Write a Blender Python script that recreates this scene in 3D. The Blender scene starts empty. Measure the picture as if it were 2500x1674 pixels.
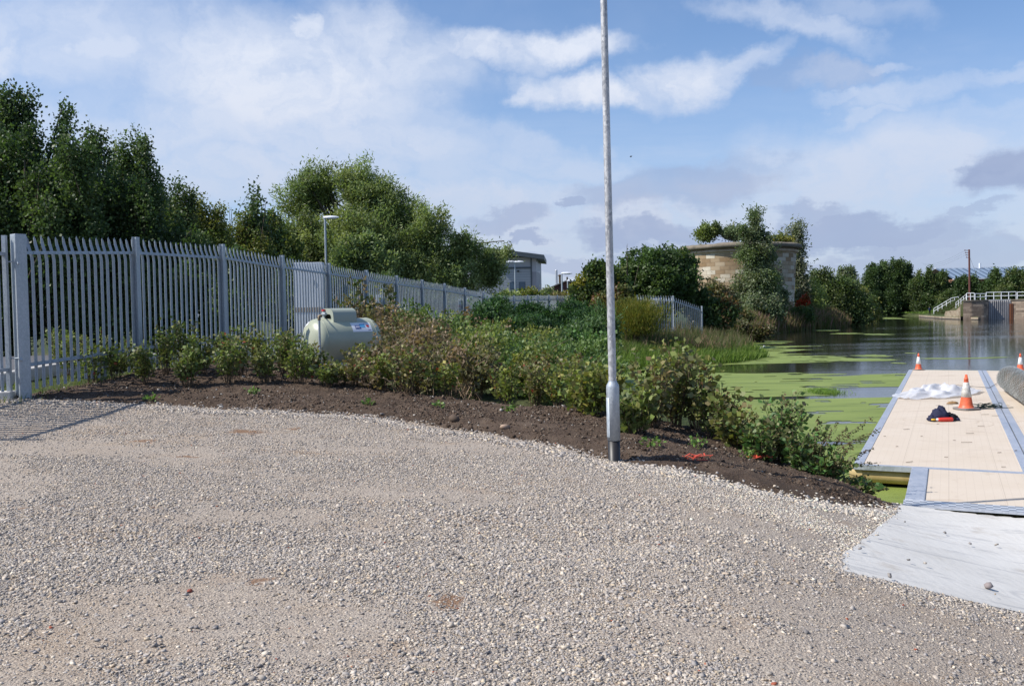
import bpy, math, random
import numpy as np
from mathutils import Vector, Matrix

random.seed(7)
RNG = np.random.default_rng(7)
C = bpy.context.scene.collection
scene = bpy.context.scene

# ------------------------------------------------------------------ camera, sky, sun, exposure
EYE, F, CX, CY, ROLL, HOR = 1.65, 2255.0, 1250.0, 837.0, 0.018, 760.0
cam_d = bpy.data.cameras.new('camera')
cam = bpy.data.objects.new('camera', cam_d); C.objects.link(cam)
cam_d.sensor_fit = 'HORIZONTAL'; cam_d.sensor_width = 36.0; cam_d.lens = 36.0 * F / 2500.0
cam_d.clip_start = 0.05; cam_d.clip_end = 6000
PITCH = math.atan((CY - HOR) / F)
CAMM = Matrix.Translation((0, 0, EYE)) @ Matrix.Rotation(math.pi/2 - PITCH, 4, 'X') @ Matrix.Rotation(-ROLL, 4, 'Z')
cam.matrix_world = CAMM
scene.camera = cam
scene.view_settings.view_transform = 'Standard'; scene.view_settings.look = 'None'
scene.view_settings.exposure = 0.3; scene.view_settings.gamma = 1.0
scene.cycles.use_denoising = True
scene.cycles.max_bounces = 8; scene.cycles.diffuse_bounces = 3; scene.cycles.glossy_bounces = 3
scene.cycles.transparent_max_bounces = 8
scene.cycles.sample_clamp_indirect = 4.0

SUN_EL, SUN_AZ = math.radians(47), math.radians(-101)
sd = bpy.data.lights.new('sun', 'SUN'); so = bpy.data.objects.new('sun', sd); C.objects.link(so)
sd.energy = 4.6; sd.angle = math.radians(0.55); sd.color = (1.0, 0.95, 0.87)
sdir = Vector((math.sin(SUN_AZ)*math.cos(SUN_EL), math.cos(SUN_AZ)*math.cos(SUN_EL), math.sin(SUN_EL)))
so.rotation_euler = sdir.to_track_quat('Z', 'Y').to_euler(); so.location = (0, 0, 40)

def ray(px, py):
    v = CAMM.to_3x3() @ Vector(((px - CX)/F, (CY - py)/F, -1.0))
    return v.normalized()
def at(px, py, Y):
    r = ray(px, py); return Vector((0, 0, EYE)) + r * (Y / r.y)
def onz(px, py, z):
    r = ray(px, py); return Vector((0, 0, EYE)) + r * ((z - EYE) / r.z)

class N:
    """small node-tree helper"""
    def __init__(s, nt): s.nt = nt; s.nodes = nt.nodes
    def n(s, typ, ins=None, **kw):
        nd = s.nodes.new(typ)
        for k, v in kw.items(): setattr(nd, k, v)
        if ins:
            for k, v in ins.items():
                sock = nd.inputs[k]
                if isinstance(v, bpy.types.NodeSocket): s.nt.links.new(v, sock)
                else:
                    try: sock.default_value = v
                    except Exception: sock.default_value = (*v, 1.0)
        return nd
    def m(s, op, a, b=0.0, c=0.0, clamp=False):
        return s.n('ShaderNodeMath', {0: a, 1: b, 2: c}, operation=op, use_clamp=clamp).outputs[0]
    def vm(s, op, a, b=(0, 0, 0)):
        nd = s.n('ShaderNodeVectorMath', {0: a, 1: b}, operation=op)
        return nd.outputs['Value'] if op in ('LENGTH', 'DOT_PRODUCT') else nd.outputs[0]
    def noise(s, vec, scale, detail=4, rough=.55, dist=0.0, out=0):
        return s.n('ShaderNodeTexNoise', {'Vector': vec, 'Scale': scale, 'Detail': detail, 'Roughness': rough, 'Distortion': dist}).outputs[out]
    def ramp(s, fac, stops, interp='LINEAR'):
        nd = s.n('ShaderNodeValToRGB', {'Fac': fac}); cr = nd.color_ramp; cr.interpolation = interp
        while len(cr.elements) < len(stops): cr.elements.new(0.5)
        for e, (p, c) in zip(cr.elements, stops):
            e.position = p; e.color = (*c, 1) if len(c) == 3 else c
        return nd.outputs[0]
    def mix(s, fac, a, b, blend='MIX'):
        nd = s.n('ShaderNodeMix', None, data_type='RGBA', blend_type=blend, clamp_factor=True)
        for i, v in ((0, fac), (6, a), (7, b)):
            if isinstance(v, bpy.types.NodeSocket): s.nt.links.new(v, nd.inputs[i])
            else: nd.inputs[i].default_value = v if i == 0 else (*v, 1.0)
        return nd.outputs[2]
    def mr(s, v, a, b, c=0.0, d=1.0, smooth=True):
        return s.n('ShaderNodeMapRange', {'Value': v, 'From Min': a, 'From Max': b, 'To Min': c, 'To Max': d},
                   interpolation_type='SMOOTHSTEP' if smooth else 'LINEAR').outputs[0]

def make_world():
    w = bpy.data.worlds.new('World'); scene.world = w; w.use_nodes = True
    nt = w.node_tree; nt.nodes.clear(); g = N(nt)
    out = g.n('ShaderNodeOutputWorld'); bg = g.n('ShaderNodeBackground')
    sky = g.n('ShaderNodeTexSky', None, sky_type='NISHITA', sun_disc=False)
    sky.sun_elevation = SUN_EL; sky.sun_rotation = SUN_AZ
    sky.air_density = 1.0; sky.dust_density = 0.7; sky.ozone_density = 1.6
    d = g.n('ShaderNodeTexCoord').outputs['Generated']
    xyz = g.n('ShaderNodeSeparateXYZ', {0: d})
    x, y, z = xyz.outputs
    az = g.m('ARCTAN2', x, y); el = g.m('ARCSINE', z)
    # flat cloud layer coordinates
    zz = g.m('MAXIMUM', g.m('ADD', z, 0.12), 0.05)
    cx = g.m('DIVIDE', x, zz); cy = g.m('DIVIDE', y, zz)
    P = g.n('ShaderNodeCombineXYZ', {0: cx, 1: cy, 2: 0.0}).outputs[0]
    A = g.n('ShaderNodeCombineXYZ', {0: az, 1: el, 2: 0.0}).outputs[0]
    nA = g.noise(A, 9.0, 6, .62, 0.0, 1)
    warp = g.vm('MULTIPLY', g.vm('SUBTRACT', nA, (.5, .5, .5)), (.16, .085, 0))
    nB = g.noise(P, 1.3, 6, .6, 0.0, 1)
    warp2 = g.vm('MULTIPLY', g.vm('SUBTRACT', nB, (.5, .5, .5)), (.10, .05, 0))
    W = g.vm('ADD', g.vm('ADD', A, warp), warp2)
    def layer(blobs, soft):
        acc = None
        for (px, py, rx, ry, rot, st) in blobs:
            r = ray(px, py)
            loc = (math.atan2(r.x, r.y), math.asin(r.z), 0)
            mp = g.n('ShaderNodeMapping', {'Vector': W, 'Location': loc, 'Rotation': (0, 0, math.radians(rot)),
                     'Scale': (rx/F, ry/F, 1)}, vector_type='TEXTURE').outputs[0]
            q = g.mr(g.vm('LENGTH', mp), 1 + soft, 1 - soft, 0.0, st)
            acc = q if acc is None else g.m('MAXIMUM', acc, q)
        return acc
    white = layer([
        (700, 190, 330, 150, -8, .95), (960, 110, 190, 90, -20, .75), (560, 270, 300, 90, 20, .75), (1180, 120, 150, 45, -12, .85), (1380, 110, 150, 38, 3, .95),
        (150, 80, 260, 110, 0, .6), (60, 130, 60, 50, 0, .8), (260, 100, 90, 40, 10, .7), (740, 40, 60, 40, 0, .85),
        (1420, 225, 155, 38, -4, 1.0), (1310, 235, 60, 36, 0, .9), (1640, 205, 110, 50, 8, .95), (1760, 175, 130, 26, 14, .55), (1560, 235, 120, 30, 0, .7),
        (760, 330, 420, 80, -6, .75), (560, 420, 420, 70, 0, .75), (250, 250, 220, 60, 10, .35), (300, 330, 330, 70, 0, .6),
        (1150, 330, 330, 38, -14, .42), (1080, 420, 330, 60, -10, .5), (1330, 400, 200, 38, -8, .5),
        (1950, 60, 200, 34, -18, .55), (2090, 20, 120, 30, -10, .3), (2060, 190, 100, 26, 0, .45), (2080, 235, 90, 14, 0, .5),
        (2230, 225, 150, 28, 6, .5), (2180, 168, 60, 12, 0, .5), (2130, 280, 90, 16, 6, .5), (2400, 265, 180, 26, 8, .35), (2460, 150, 90, 20, 18, .4),
        (1880, 450, 260, 40, 4, .7), (2200, 420, 420, 110, 4, .75), (1150, 500, 420, 60, 0, .75), (1500, 560, 700, 60, 0, .8), (2450, 560, 360, 90, 0, .6),
        (1000, 650, 1500, 60, 0, .75), (2100, 640, 700, 70, 0, .5)], .62)
    cirrus = g.m('MULTIPLY', g.mr(g.noise(P, .8, 5, .6, .5), .42, .8), .34)
    white = g.m('MAXIMUM', white, cirrus)
    fine = g.mr(g.noise(W, 16.0, 5, .6), .25, .62, .55, 1.0)
    white = g.m('MULTIPLY', white, fine)
    grey = layer([
        (1680, 455, 190, 58, 0, .55), (1560, 480, 150, 50, 0, .55), (1800, 410, 110, 40, 0, .3),
        (1230, 540, 110, 26, 4, .6), (1400, 507, 42, 13, 0, .7), (1290, 585, 50, 11, 0, .7), (1600, 585, 190, 30, -3, .75), (1540, 580, 70, 22, 0, .6),
        (2080, 560, 240, 34, -2, .75), (1990, 525, 80, 24, 0, .6), (2250, 580, 160, 30, -6, .6), (2480, 415, 100, 62, 0, .95), (2370, 425, 26, 18, 0, .6),
        (2380, 530, 60, 12, 0, .45), (1450, 640, 260, 22, 0, .5), (2250, 640, 420, 34, 0, .5), (1920, 190, 90, 30, 0, .25), (2060, 190, 110, 28, 0, .3)], .3)
    grey = g.m('MULTIPLY', grey, g.mr(g.noise(W, 9.0, 4, .5), .2, .6, .7, 1.0))
    K = 10.0
    base = g.vm('MULTIPLY', sky.outputs[0], (.86, 1.03, 1.24))
    low = g.mr(el, 0.36, 0.0, 0.0, 0.55)
    base = g.mix(low, base, (.42*K, .50*K, .70*K))
    wcol = g.ramp(g.mr(el, 0.02, 0.3), [(0, (.48, .52, .63)), (1, (.66, .70, .79))])
    wcol = g.vm('SCALE', wcol); wcol.node.inputs['Scale'].default_value = K
    c1 = g.mix(white, base, wcol)
    gcol = (.275*K, .34*K, .51*K)
    c2 = g.mix(grey, c1, gcol)
    nt.links.new(c2, bg.inputs['Color']); bg.inputs['Strength'].default_value = 0.1
    nt.links.new(bg.outputs[0], out.inputs[0])
    w.cycles.sampling_method = 'MANUAL'; w.cycles.sample_map_resolution = 512
make_world()

# ------------------------------------------------------------------ helpers
def tag(o, label=None, cat=None, group=None, kind=None):
    if label: o['label'] = label
    if cat: o['category'] = cat
    if group: o['group'] = group
    if kind: o['kind'] = kind
    return o
def empty(name, loc, label, cat, group=None):
    o = bpy.data.objects.new(name, None); C.objects.link(o); o.location = loc; o.empty_display_size = .2
    return tag(o, label, cat, group)
def link_mesh(name, me, mat, parent=None, base=None):
    o = bpy.data.objects.new(name, me); C.objects.link(o)
    if mat: me.materials.append(mat)
    if parent is not None:
        o.parent = parent
    elif base is not None:
        o.location = base
    return o
def off_of(parent, base):
    if parent is None: return Vector(base) if base is not None else Vector((0, 0, 0))
    v = Vector(parent.location); p = parent.parent
    while p is not None: v += Vector(p.location); p = p.parent
    return v

def np_mesh(name, V, Fc, mat, parent=None, base=None, col=None, smooth=False):
    """V (n,3) world coords; Fc list of int arrays (m,k)"""
    V = np.asarray(V, dtype=np.float32)
    off = off_of(parent, base)
    V = V - np.array(off, dtype=np.float32)
    me = bpy.data.meshes.new(name)
    if not isinstance(Fc, (list, tuple)): Fc = [Fc]
    Fc = [f for f in Fc if len(f)]
    me.vertices.add(len(V)); me.vertices.foreach_set('co', V.ravel())
    idx = np.concatenate([f.ravel() for f in Fc]).astype(np.int32)
    tot = np.concatenate([np.full(len(f), f.shape[1]) for f in Fc]).astype(np.int32)
    st = np.concatenate([[0], np.cumsum(tot)[:-1]]).astype(np.int32)
    me.loops.add(len(idx)); me.loops.foreach_set('vertex_index', idx)
    me.polygons.add(len(tot)); me.polygons.foreach_set('loop_start', st)
    if smooth: me.polygons.foreach_set('use_smooth', np.ones(len(tot), dtype=bool))
    if col is not None:
        a = me.color_attributes.new('Col', 'FLOAT_COLOR', 'POINT')
        cc = np.ones((len(V), 4), dtype=np.float32); cc[:, :3] = col
        a.data.foreach_set('color', cc.ravel())
    me.update(calc_edges=True)
    return link_mesh(name, me, mat, parent, base)

class MB:
    def __init__(s): s.v = []; s.f = []; s.sm = []
    def add(s, vs, fs, smooth=False):
        o = len(s.v); s.v += [Vector(v) for v in vs]; s.f += [[o+i for i in f] for f in fs]; s.sm += [smooth]*len(fs); return s
    def box(s, c, size, rz=0.0, M=None, bev=0.0):
        hx, hy, hz = size[0]/2, size[1]/2, size[2]/2
        vs = [Vector((a*hx, b*hy, d*hz)) for d in (-1, 1) for b in (-1, 1) for a in (-1, 1)]
        R = M if M is not None else Matrix.Rotation(rz, 3, 'Z')
        vs = [R @ v + Vector(c) for v in vs]
        return s.add(vs, [(0, 2, 3, 1), (4, 5, 7, 6), (0, 1, 5, 4), (2, 6, 7, 3), (0, 4, 6, 2), (1, 3, 7, 5)])
    def bar(s, p0, p1, w, h, up=(0, 0, 1)):
        p0, p1 = Vector(p0), Vector(p1); d = (p1-p0).normalized(); u = Vector(up)
        if abs(d.dot(u)) > .98: u = Vector((0, 1, 0))
        a = d.cross(u).normalized(); b = a.cross(d).normalized()
        vs = []
        for p in (p0, p1):
            for i, j in ((-1, -1), (1, -1), (1, 1), (-1, 1)): vs.append(p + a*i*w/2 + b*j*h/2)
        return s.add(vs, [(3, 2, 1, 0), (4, 5, 6, 7), (0, 1, 5, 4), (1, 2, 6, 5), (2, 3, 7, 6), (3, 0, 4, 7)])
    def tube(s, pts, r, seg=8, cap=True):
        pts = [Vector(p) for p in pts]; n = len(pts)
        rs = r if hasattr(r, '__len__') else [r]*n
        vs = []; prev = None
        for i, p in enumerate(pts):
            d = (pts[min(i+1, n-1)] - pts[max(i-1, 0)]).normalized()
            if prev is None:
                u = Vector((0, 0, 1)) if abs(d.z) < .9 else Vector((1, 0, 0))
            else: u = prev
            a = d.cross(u).normalized(); b = a.cross(d).normalized(); prev = b
            for k in range(seg):
                t = 2*math.pi*k/seg; vs.append(p + (a*math.cos(t) + b*math.sin(t))*rs[i])
        fs = [(i*seg+k, (i+1)*seg+k, (i+1)*seg+(k+1) % seg, i*seg+(k+1) % seg) for i in range(n-1) for k in range(seg)]
        s.add(vs, fs, True)
        if cap:
            s.add(vs[:seg], [tuple(range(seg))]); s.add(vs[-seg:], [tuple(reversed(range(seg)))])
        return s
    def lathe(s, c, prof, seg=24, axis=None, smooth=True, a0=0.0, a1=2*math.pi):
        """prof: [(r, h)...]; axis Matrix 3x3 (z = axis)"""
        R = axis if axis is not None else Matrix.Identity(3); full = abs(a1-a0-2*math.pi) < 1e-6
        m = seg if full else seg+1; vs = []
        for r, h in prof:
            for k in range(m):
                t = a0 + (a1-a0)*k/seg; vs.append(R @ Vector((r*math.cos(t), r*math.sin(t), h)) + Vector(c))
        fs = []
        for i in range(len(prof)-1):
            for k in range(seg):
                k2 = (k+1) % m; fs.append((i*m+k, i*m+k2, (i+1)*m+k2, (i+1)*m+k))
        return s.add(vs, fs, smooth)
    def prism(s, poly, z0, z1):
        n = len(poly); vs = [(p[0], p[1], z0) for p in poly] + [(p[0], p[1], z1) for p in poly]
        return s.add(vs, [tuple(reversed(range(n))), tuple(range(n, 2*n))] + [(i, (i+1) % n, n+(i+1) % n, n+i) for i in range(n)])
    def build(s, name, mat, parent=None, base=None, bevel=0.0):
        off = off_of(parent, base); me = bpy.data.meshes.new(name)
        me.from_pydata([tuple(v-off) for v in s.v], [], s.f)
        me.polygons.foreach_set('use_smooth', s.sm); me.update()
        o = link_mesh(name, me, mat, parent, base)
        if bevel:
            b = o.modifiers.new('bevel', 'BEVEL'); b.width = bevel; b.segments = 2; b.limit_method = 'ANGLE'
        return o

def hash2(ix, iy, s):
    h = (ix.astype(np.int64)*374761393 + iy.astype(np.int64)*668265263 + s*1442695041) & 0xffffffff
    h = ((h ^ (h >> 13))*1274126177) & 0xffffffff
    return ((h ^ (h >> 16)) & 0xffff)/65535.0
def vnoise(x, y, s=0):
    ix, iy = np.floor(x), np.floor(y); fx, fy = x-ix, y-iy
    fx, fy = fx*fx*(3-2*fx), fy*fy*(3-2*fy); ix = ix.astype(np.int64); iy = iy.astype(np.int64)
    a, b = hash2(ix, iy, s), hash2(ix+1, iy, s); c, d = hash2(ix, iy+1, s), hash2(ix+1, iy+1, s)
    return (a*(1-fx)+b*fx)*(1-fy)+(c*(1-fx)+d*fx)*fy
def fbm(x, y, s=0, o=4):
    r = 0; a = .5; t = 0
    for i in range(o): r = r+a*vnoise(x*2**i, y*2**i, s+i*17); t += a; a *= .5
    return r/t
def sst(x, a, b):
    t = np.clip((x-a)/(b-a), 0, 1); return t*t*(3-2*t)

def sdist(x, y, poly, closed=True):
    """signed distance to polygon, positive inside"""
    x = np.asarray(x, dtype=np.float64); y = np.asarray(y, dtype=np.float64)
    P = np.array(poly, dtype=np.float64); n = len(P)
    best = np.full(x.shape, 1e18); ins = np.zeros(x.shape, dtype=bool)
    for i in range(n if closed else n-1):
        ax, ay = P[i]; bx, by = P[(i+1) % n]; dx, dy = bx-ax, by-ay
        t = np.clip(((x-ax)*dx+(y-ay)*dy)/(dx*dx+dy*dy+1e-12), 0, 1)
        best = np.minimum(best, (x-ax-t*dx)**2+(y-ay-t*dy)**2)
        if closed:
            c = ((ay > y) != (by > y)); xi = ax+(y-ay)*dx/np.where(abs(dy) < 1e-12, 1e-12, dy)
            ins ^= c & (x < xi)
    dd = np.sqrt(best)
    return np.where(ins, dd, -dd) if closed else dd

# ------------------------------------------------------------------ terrain
WATER = -1.05
UX, VX = Vector((.427, .904, 0)), Vector((.904, -.427, 0))     # along / across the pontoon
SHORE = [(4.55, 11.05), (4.3, 12), (3.9, 14), (3.5, 18), (3.3, 24), (3.6, 33), (4.1, 38), (4.9, 41), (7.5, 43), (10.7, 45.2), (13.2, 49.3), (14.0, 54),
         (15.5, 63), (17.6, 71), (21.4, 83), (29, 98), (39.7, 112), (51, 134), (62, 160), (77, 196), (84, 219), (92, 221), (92, 205),
         (86.6, 197), (80.5, 158), (80.2, 153.4), (96, 153), (130, 146), (400, 120), (400, -175.5)]
XF = lambda y: np.interp(y, [-20, 13.8, 16.5, 30, 40.6, 64.7, 90], [-7.62, -7.62, -6.74, -3.73, -1.26, 5.33, 12])
def G(x, y, soil=True):
    x = np.asarray(x, dtype=np.float64); y = np.asarray(y, dtype=np.float64)
    B = np.interp(y, [0, 4.5, 9, 14, 16.5, 19.2, 22, 24.6, 27, 30, 35, 40.6, 51, 65, 90], [0, 0, .18, .45, .66, .72, .65, .6, .53, .46, .34, .13, .14, .33, .3])
    L = B*(1-.92*np.clip((x-XF(y))/8.5, 0, 1))
    L = L + np.logaddexp(-12*.25*np.logaddexp(0, (x-1.5)*3)/3, -12*.80)/12*(1-sst(y, 12, 18))
    d = -sdist(x, y, SHORE)
    far = sst(x, 76, 80)*sst(y, 140, 147)
    rise = sst(d, .2, 1.2+13*sst(y, 154, 162)); L = L*(1-far)+far*(2.35*rise-.5*(1-rise))
    slope = np.where(y < 34, 1.0, .16)+sst(y, 75, 100)*.5+far*6
    H = np.where(d < 0, WATER+np.maximum(d*.9, -1.4), np.minimum(L, WATER+.01+d*slope+.1*sst(d, 0, .4)))
    H = H + np.where(np.hypot(x, y) > 300, -.4, 0)
    return H
def onground(px, py, dz=0.0):
    z = 0.0
    for _ in range(30):
        p = onz(px, py, z+dz); z = .5*z+.5*float(G(p.x, p.y))
    return Vector((p.x, p.y, z))
def gz(x, y): return float(G(x, y))

def patch(name, f, x0, x1, y0, y1, step, hfun, mat, dz=0.0, kind='structure', ys=None, xs=None):
    """sheet over the part of a grid where f(x,y) > 0, its edge cut smoothly"""
    if xs is None: xs = np.arange(x0, x1+step, step)
    if ys is None: ys = np.arange(y0, y1+step, step)
    X, Y = np.meshgrid(xs, ys); fv = f(X, Y)
    nx = len(xs); idx = np.arange(X.size).reshape(X.shape)
    a, b, c, d = idx[:-1, :-1], idx[:-1, 1:], idx[1:, 1:], idx[1:, :-1]
    pos = (fv > 0).ravel()
    cnt = pos[a].astype(int)+pos[b]+pos[c]+pos[d]
    m = cnt == 4
    quads = np.stack([a[m], b[m], c[m], d[m]], 1)
    px, py, fr = X.ravel(), Y.ravel(), fv.ravel()
    exv = []; tris = []; cache = {}
    def cut(i, j):
        k = (min(i, j), max(i, j))
        if k not in cache:
            t = fr[i]/(fr[i]-fr[j]); cache[k] = X.size+len(exv); exv.append((px[i]+t*(px[j]-px[i]), py[i]+t*(py[j]-py[i])))
        return cache[k]
    pm = (cnt > 0) & (cnt < 4)
    for A, B, Cc, D in zip(a[pm], b[pm], c[pm], d[pm]):
        for tri in ((A, B, Cc), (A, Cc, D)):
            poly = []
            for q in range(3):
                i, j = tri[q], tri[(q+1) % 3]
                if pos[i]: poly.append(i)
                if pos[i] != pos[j]: poly.append(cut(i, j))
            for q in range(1, len(poly)-1): tris.append((poly[0], poly[q], poly[q+1]))
    AX = np.concatenate([px, [e[0] for e in exv]]) if exv else px
    AY = np.concatenate([py, [e[1] for e in exv]]) if exv else py
    tr = np.array(tris, dtype=np.int64).reshape(-1, 3)
    used = np.unique(np.concatenate([quads.ravel(), tr.ravel()])); rm = np.full(len(AX), -1); rm[used] = np.arange(len(used))
    AX, AY = AX[used], AY[used]
    V = np.stack([AX, AY, hfun(AX, AY)+dz], 1)
    o = np_mesh(name, V, [rm[quads], rm[tr]], mat, smooth=True)
    if kind: tag(o, kind=kind)
    return o

# ------------------------------------------------------------------ materials
MATS = {}
def pmat(name, col, rough=.6, metal=0.0, spec=.5, fn=None):
    if name in MATS: return MATS[name]
    m = bpy.data.materials.new(name); m.use_nodes = True; nt = m.node_tree; g = N(nt)
    b = nt.nodes['Principled BSDF']; b.inputs['Base Color'].default_value = (*col, 1)
    b.inputs['Roughness'].default_value = rough; b.inputs['Metallic'].default_value = metal
    b.inputs['Specular IOR Level'].default_value = spec
    if fn: fn(g, b, nt)
    MATS[name] = m; return m
def wpos(g): return g.n('ShaderNodeNewGeometry').outputs['Position']
def bump(g, nt, b, h, strength=.5, dist=.01):
    bn = g.n('ShaderNodeBump', {'Height': h, 'Strength': strength, 'Distance': dist}); nt.links.new(bn.outputs[0], b.inputs['Normal']); return bn
def mottled(c1, c2, scale, rough=(.5, .7), bs=.2, bd=.005, detail=5, streak=(1, 1, 1)):
    def fn(g, b, nt):
        p = g.vm('MULTIPLY', wpos(g), streak); f = g.noise(p, scale, detail, .6)
        nt.links.new(g.ramp(f, [(.3, c1), (.7, c2)]), b.inputs['Base Color'])
        nt.links.new(g.mr(f, .3, .7, rough[0], rough[1]), b.inputs['Roughness'])
        bump(g, nt, b, g.noise(p, scale*4, 4), bs, bd)
    return fn
def leafmat(name, trans=.36, rough=.5, spec=.35):
    if name in MATS: return MATS[name]
    m = bpy.data.materials.new(name); m.use_nodes = True; nt = m.node_tree; g = N(nt)
    b = nt.nodes['Principled BSDF']; out = nt.nodes['Material Output']
    a = g.n('ShaderNodeAttribute', None, attribute_name='Col').outputs['Color']
    nt.links.new(a, b.inputs['Base Color']); b.inputs['Roughness'].default_value = rough; b.inputs['Specular IOR Level'].default_value = spec
    tc = g.vm('MULTIPLY', a, (1.25, 1.35, .7))
    t = g.n('ShaderNodeBsdfTranslucent', {'Color': tc})
    mx = g.n('ShaderNodeMixShader', {0: trans, 1: b.outputs[0], 2: t.outputs[0]})
    nt.links.new(mx.outputs[0], out.inputs[0]); MATS[name] = m; return m
def colmat(name, rough=.8, spec=.3):
    def fn(g, b, nt):
        nt.links.new(g.n('ShaderNodeAttribute', None, attribute_name='Col').outputs['Color'], b.inputs['Base Color'])
    return pmat(name, (.3, .3, .3), rough, 0, spec, fn)

CLAY = [(lambda q, r_: (q.x, q.y, r_))(onground(a, b), r_) for a, b, r_ in ((600, 1056, .26), (350, 1080, .15), (447, 1117, .12), (712, 1048, .10), (62, 1247, .08), (150, 1243, .07), (640, 1425, .10), (1090, 1470, .16))]
def gravel_fn(g, b, nt):
    p = wpos(g)
    patchy = g.noise(p, .55, 5, .6); patch2 = g.noise(g.vm('ADD', p, (31, 7, 0)), 1.6, 4, .6)
    v = g.n('ShaderNodeTexVoronoi', {'Vector': p, 'Scale': 62.0}); vc = v.outputs['Color']
    v2 = g.n('ShaderNodeTexVoronoi', {'Vector': p, 'Scale': 150.0})
    s = g.n('ShaderNodeSeparateColor', {0: vc}).outputs[0]; s2 = g.n('ShaderNodeSeparateColor', {0: v2.outputs['Color']}).outputs[1]
    stone = g.ramp(s, [(0, (.21, .19, .18)), (.35, (.32, .29, .265)), (.7, (.42, .38, .335)), (1, (.52, .47, .40))])
    fines = g.ramp(s2, [(0, (.20, .145, .10)), (.5, (.315, .24, .175)), (1, (.50, .41, .315))])
    brown = g.mr(patchy, .50, .66); brown2 = g.m('MULTIPLY', g.mr(patch2, .55, .7), .5)
    col = g.mix(g.m('ADD', g.m('MULTIPLY', brown, .35), .55), stone, fines)
    rust = g.mr(g.noise(g.vm('ADD', p, (5, 3, 0)), 1.9, 3, .5), .73, .78)
    col = g.mix(g.m('MULTIPLY', brown2, .9), col, (.30, .205, .13))
    col = g.mix(g.m('MULTIPLY', rust, .75), col, (.23, .12, .06))
    col = g.mix(g.mr(g.noise(g.vm('MULTIPLY', p, (1, 2.5, 1)), 1.1, 4), .35, .7, 0, .22), col, (.36, .325, .29))
    wv = g.n('ShaderNodeCombineXYZ', {0: g.m('MULTIPLY', g.m('SUBTRACT', g.noise(p, 5.0, 4), .5), .5), 1: g.m('MULTIPLY', g.m('SUBTRACT', g.noise(p, 6.0, 4), .5), .5), 2: 0.0}).outputs[0]; pw = g.vm('MULTIPLY', g.vm('ADD', p, wv), (1, 1, 0)); sp = None
    for (sx, sy, sr) in CLAY:
        q = g.mr(g.vm('LENGTH', g.vm('MULTIPLY', g.vm('SUBTRACT', pw, (sx, sy, 0)), (1, 1.6, 1))), sr*1.3, sr*.5, 0, .8); sp = q if sp is None else g.m('MAXIMUM', sp, q)
    col = g.mix(sp, col, (.19, .095, .045))
    nt.links.new(col, b.inputs['Base Color'])
    h = g.m('ADD', g.m('MULTIPLY', v.outputs['Distance'], -1.0), g.m('MULTIPLY', v2.outputs['Distance'], -.4))
    bump(g, nt, b, h, .8, .010)
def soil_fn(g, b, nt):
    p = wpos(g); n1 = g.noise(p, 2.0, 6, .65); n2 = g.noise(p, 26.0, 5, .7); n3 = g.noise(p, 90.0, 3, .6)
    col = g.ramp(n1, [(.3, (.052, .036, .026)), (.5, (.095, .066, .048)), (.7, (.16, .118, .088))])
    col = g.mix(g.mr(n2, .4, .7, 0, .5), col, (.15, .11, .08)); col = g.mix(g.mr(n3, .66, .72), col, (.30, .27, .23))
    nt.links.new(col, b.inputs['Base Color']); bump(g, nt, b, g.m('ADD', n2, g.m('MULTIPLY', n3, .3)), 1.0, .04)
def ground_fn(g, b, nt):
    p = wpos(g); n1 = g.noise(p, .25, 6, .65); n2 = g.noise(p, 6.0, 5, .7)
    col = g.ramp(n1, [(.3, (.035, .05, .018)), (.5, (.06, .08, .028)), (.7, (.10, .10, .05))])
    col = g.mix(g.mr(n2, .45, .7, 0, .6), col, (.05, .042, .028))
    nt.links.new(col, b.inputs['Base Color']); bump(g, nt, b, n2, 1.0, .08)
M_gravel = pmat('gravel', (.35, .33, .3), .9, 0, .25, gravel_fn)
M_soil = pmat('soil', (.1, .07, .05), .95, 0, .15, soil_fn)
M_ground = pmat('rough_ground', (.06, .07, .03), .95, 0, .15, ground_fn)
def conc_fn(g, b, nt):
    p = wpos(g); n1 = g.noise(p, .9, 6, .65); n2 = g.noise(p, 30, 5, .6)
    st = g.noise(g.vm('MULTIPLY', p, (.7, 4.0, 1)), 1.3, 6, .7, 1.0)
    col = g.ramp(n1, [(.3, (.53, .51, .475)), (.7, (.63, .61, .575))])
    col = g.mix(g.mr(st, .50, .68, 0, .6), col, (.31, .31, .315))
    col = g.mix(g.mr(n2, .62, .8, 0, .35), col, (.3, .28, .26))
    e = g.mr(g.noise(g.vm('ADD', p, (3, 9, 0)), 2.2, 5, .7), .55, .72, 0, .5); col = g.mix(e, col, (.38, .335, .28))
    rg = g.mr(g.m('ABSOLUTE', g.m('SUBTRACT', g.vm('LENGTH', g.vm('MULTIPLY', g.vm('SUBTRACT', p, (4.0, 6.75, 0)), (1, 1.2, 0))), .3)), .05, .0, 0, .5); col = g.mix(g.m('MULTIPLY', rg, n1), col, (.3, .3, .31))
    nt.links.new(col, b.inputs['Base Color'])
    w = g.n('ShaderNodeTexWave', {'Vector': p, 'Scale': 3.0, 'Distortion': 9.0, 'Detail': 3.0, 'Detail Scale': 1.5}).outputs['Fac']
    bump(g, nt, b, g.m('ADD', g.m('MULTIPLY', w, .6), n2), .25, .006)
M_conc = pmat('concrete', (.5, .5, .5), .85, 0, .3, conc_fn)
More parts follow.
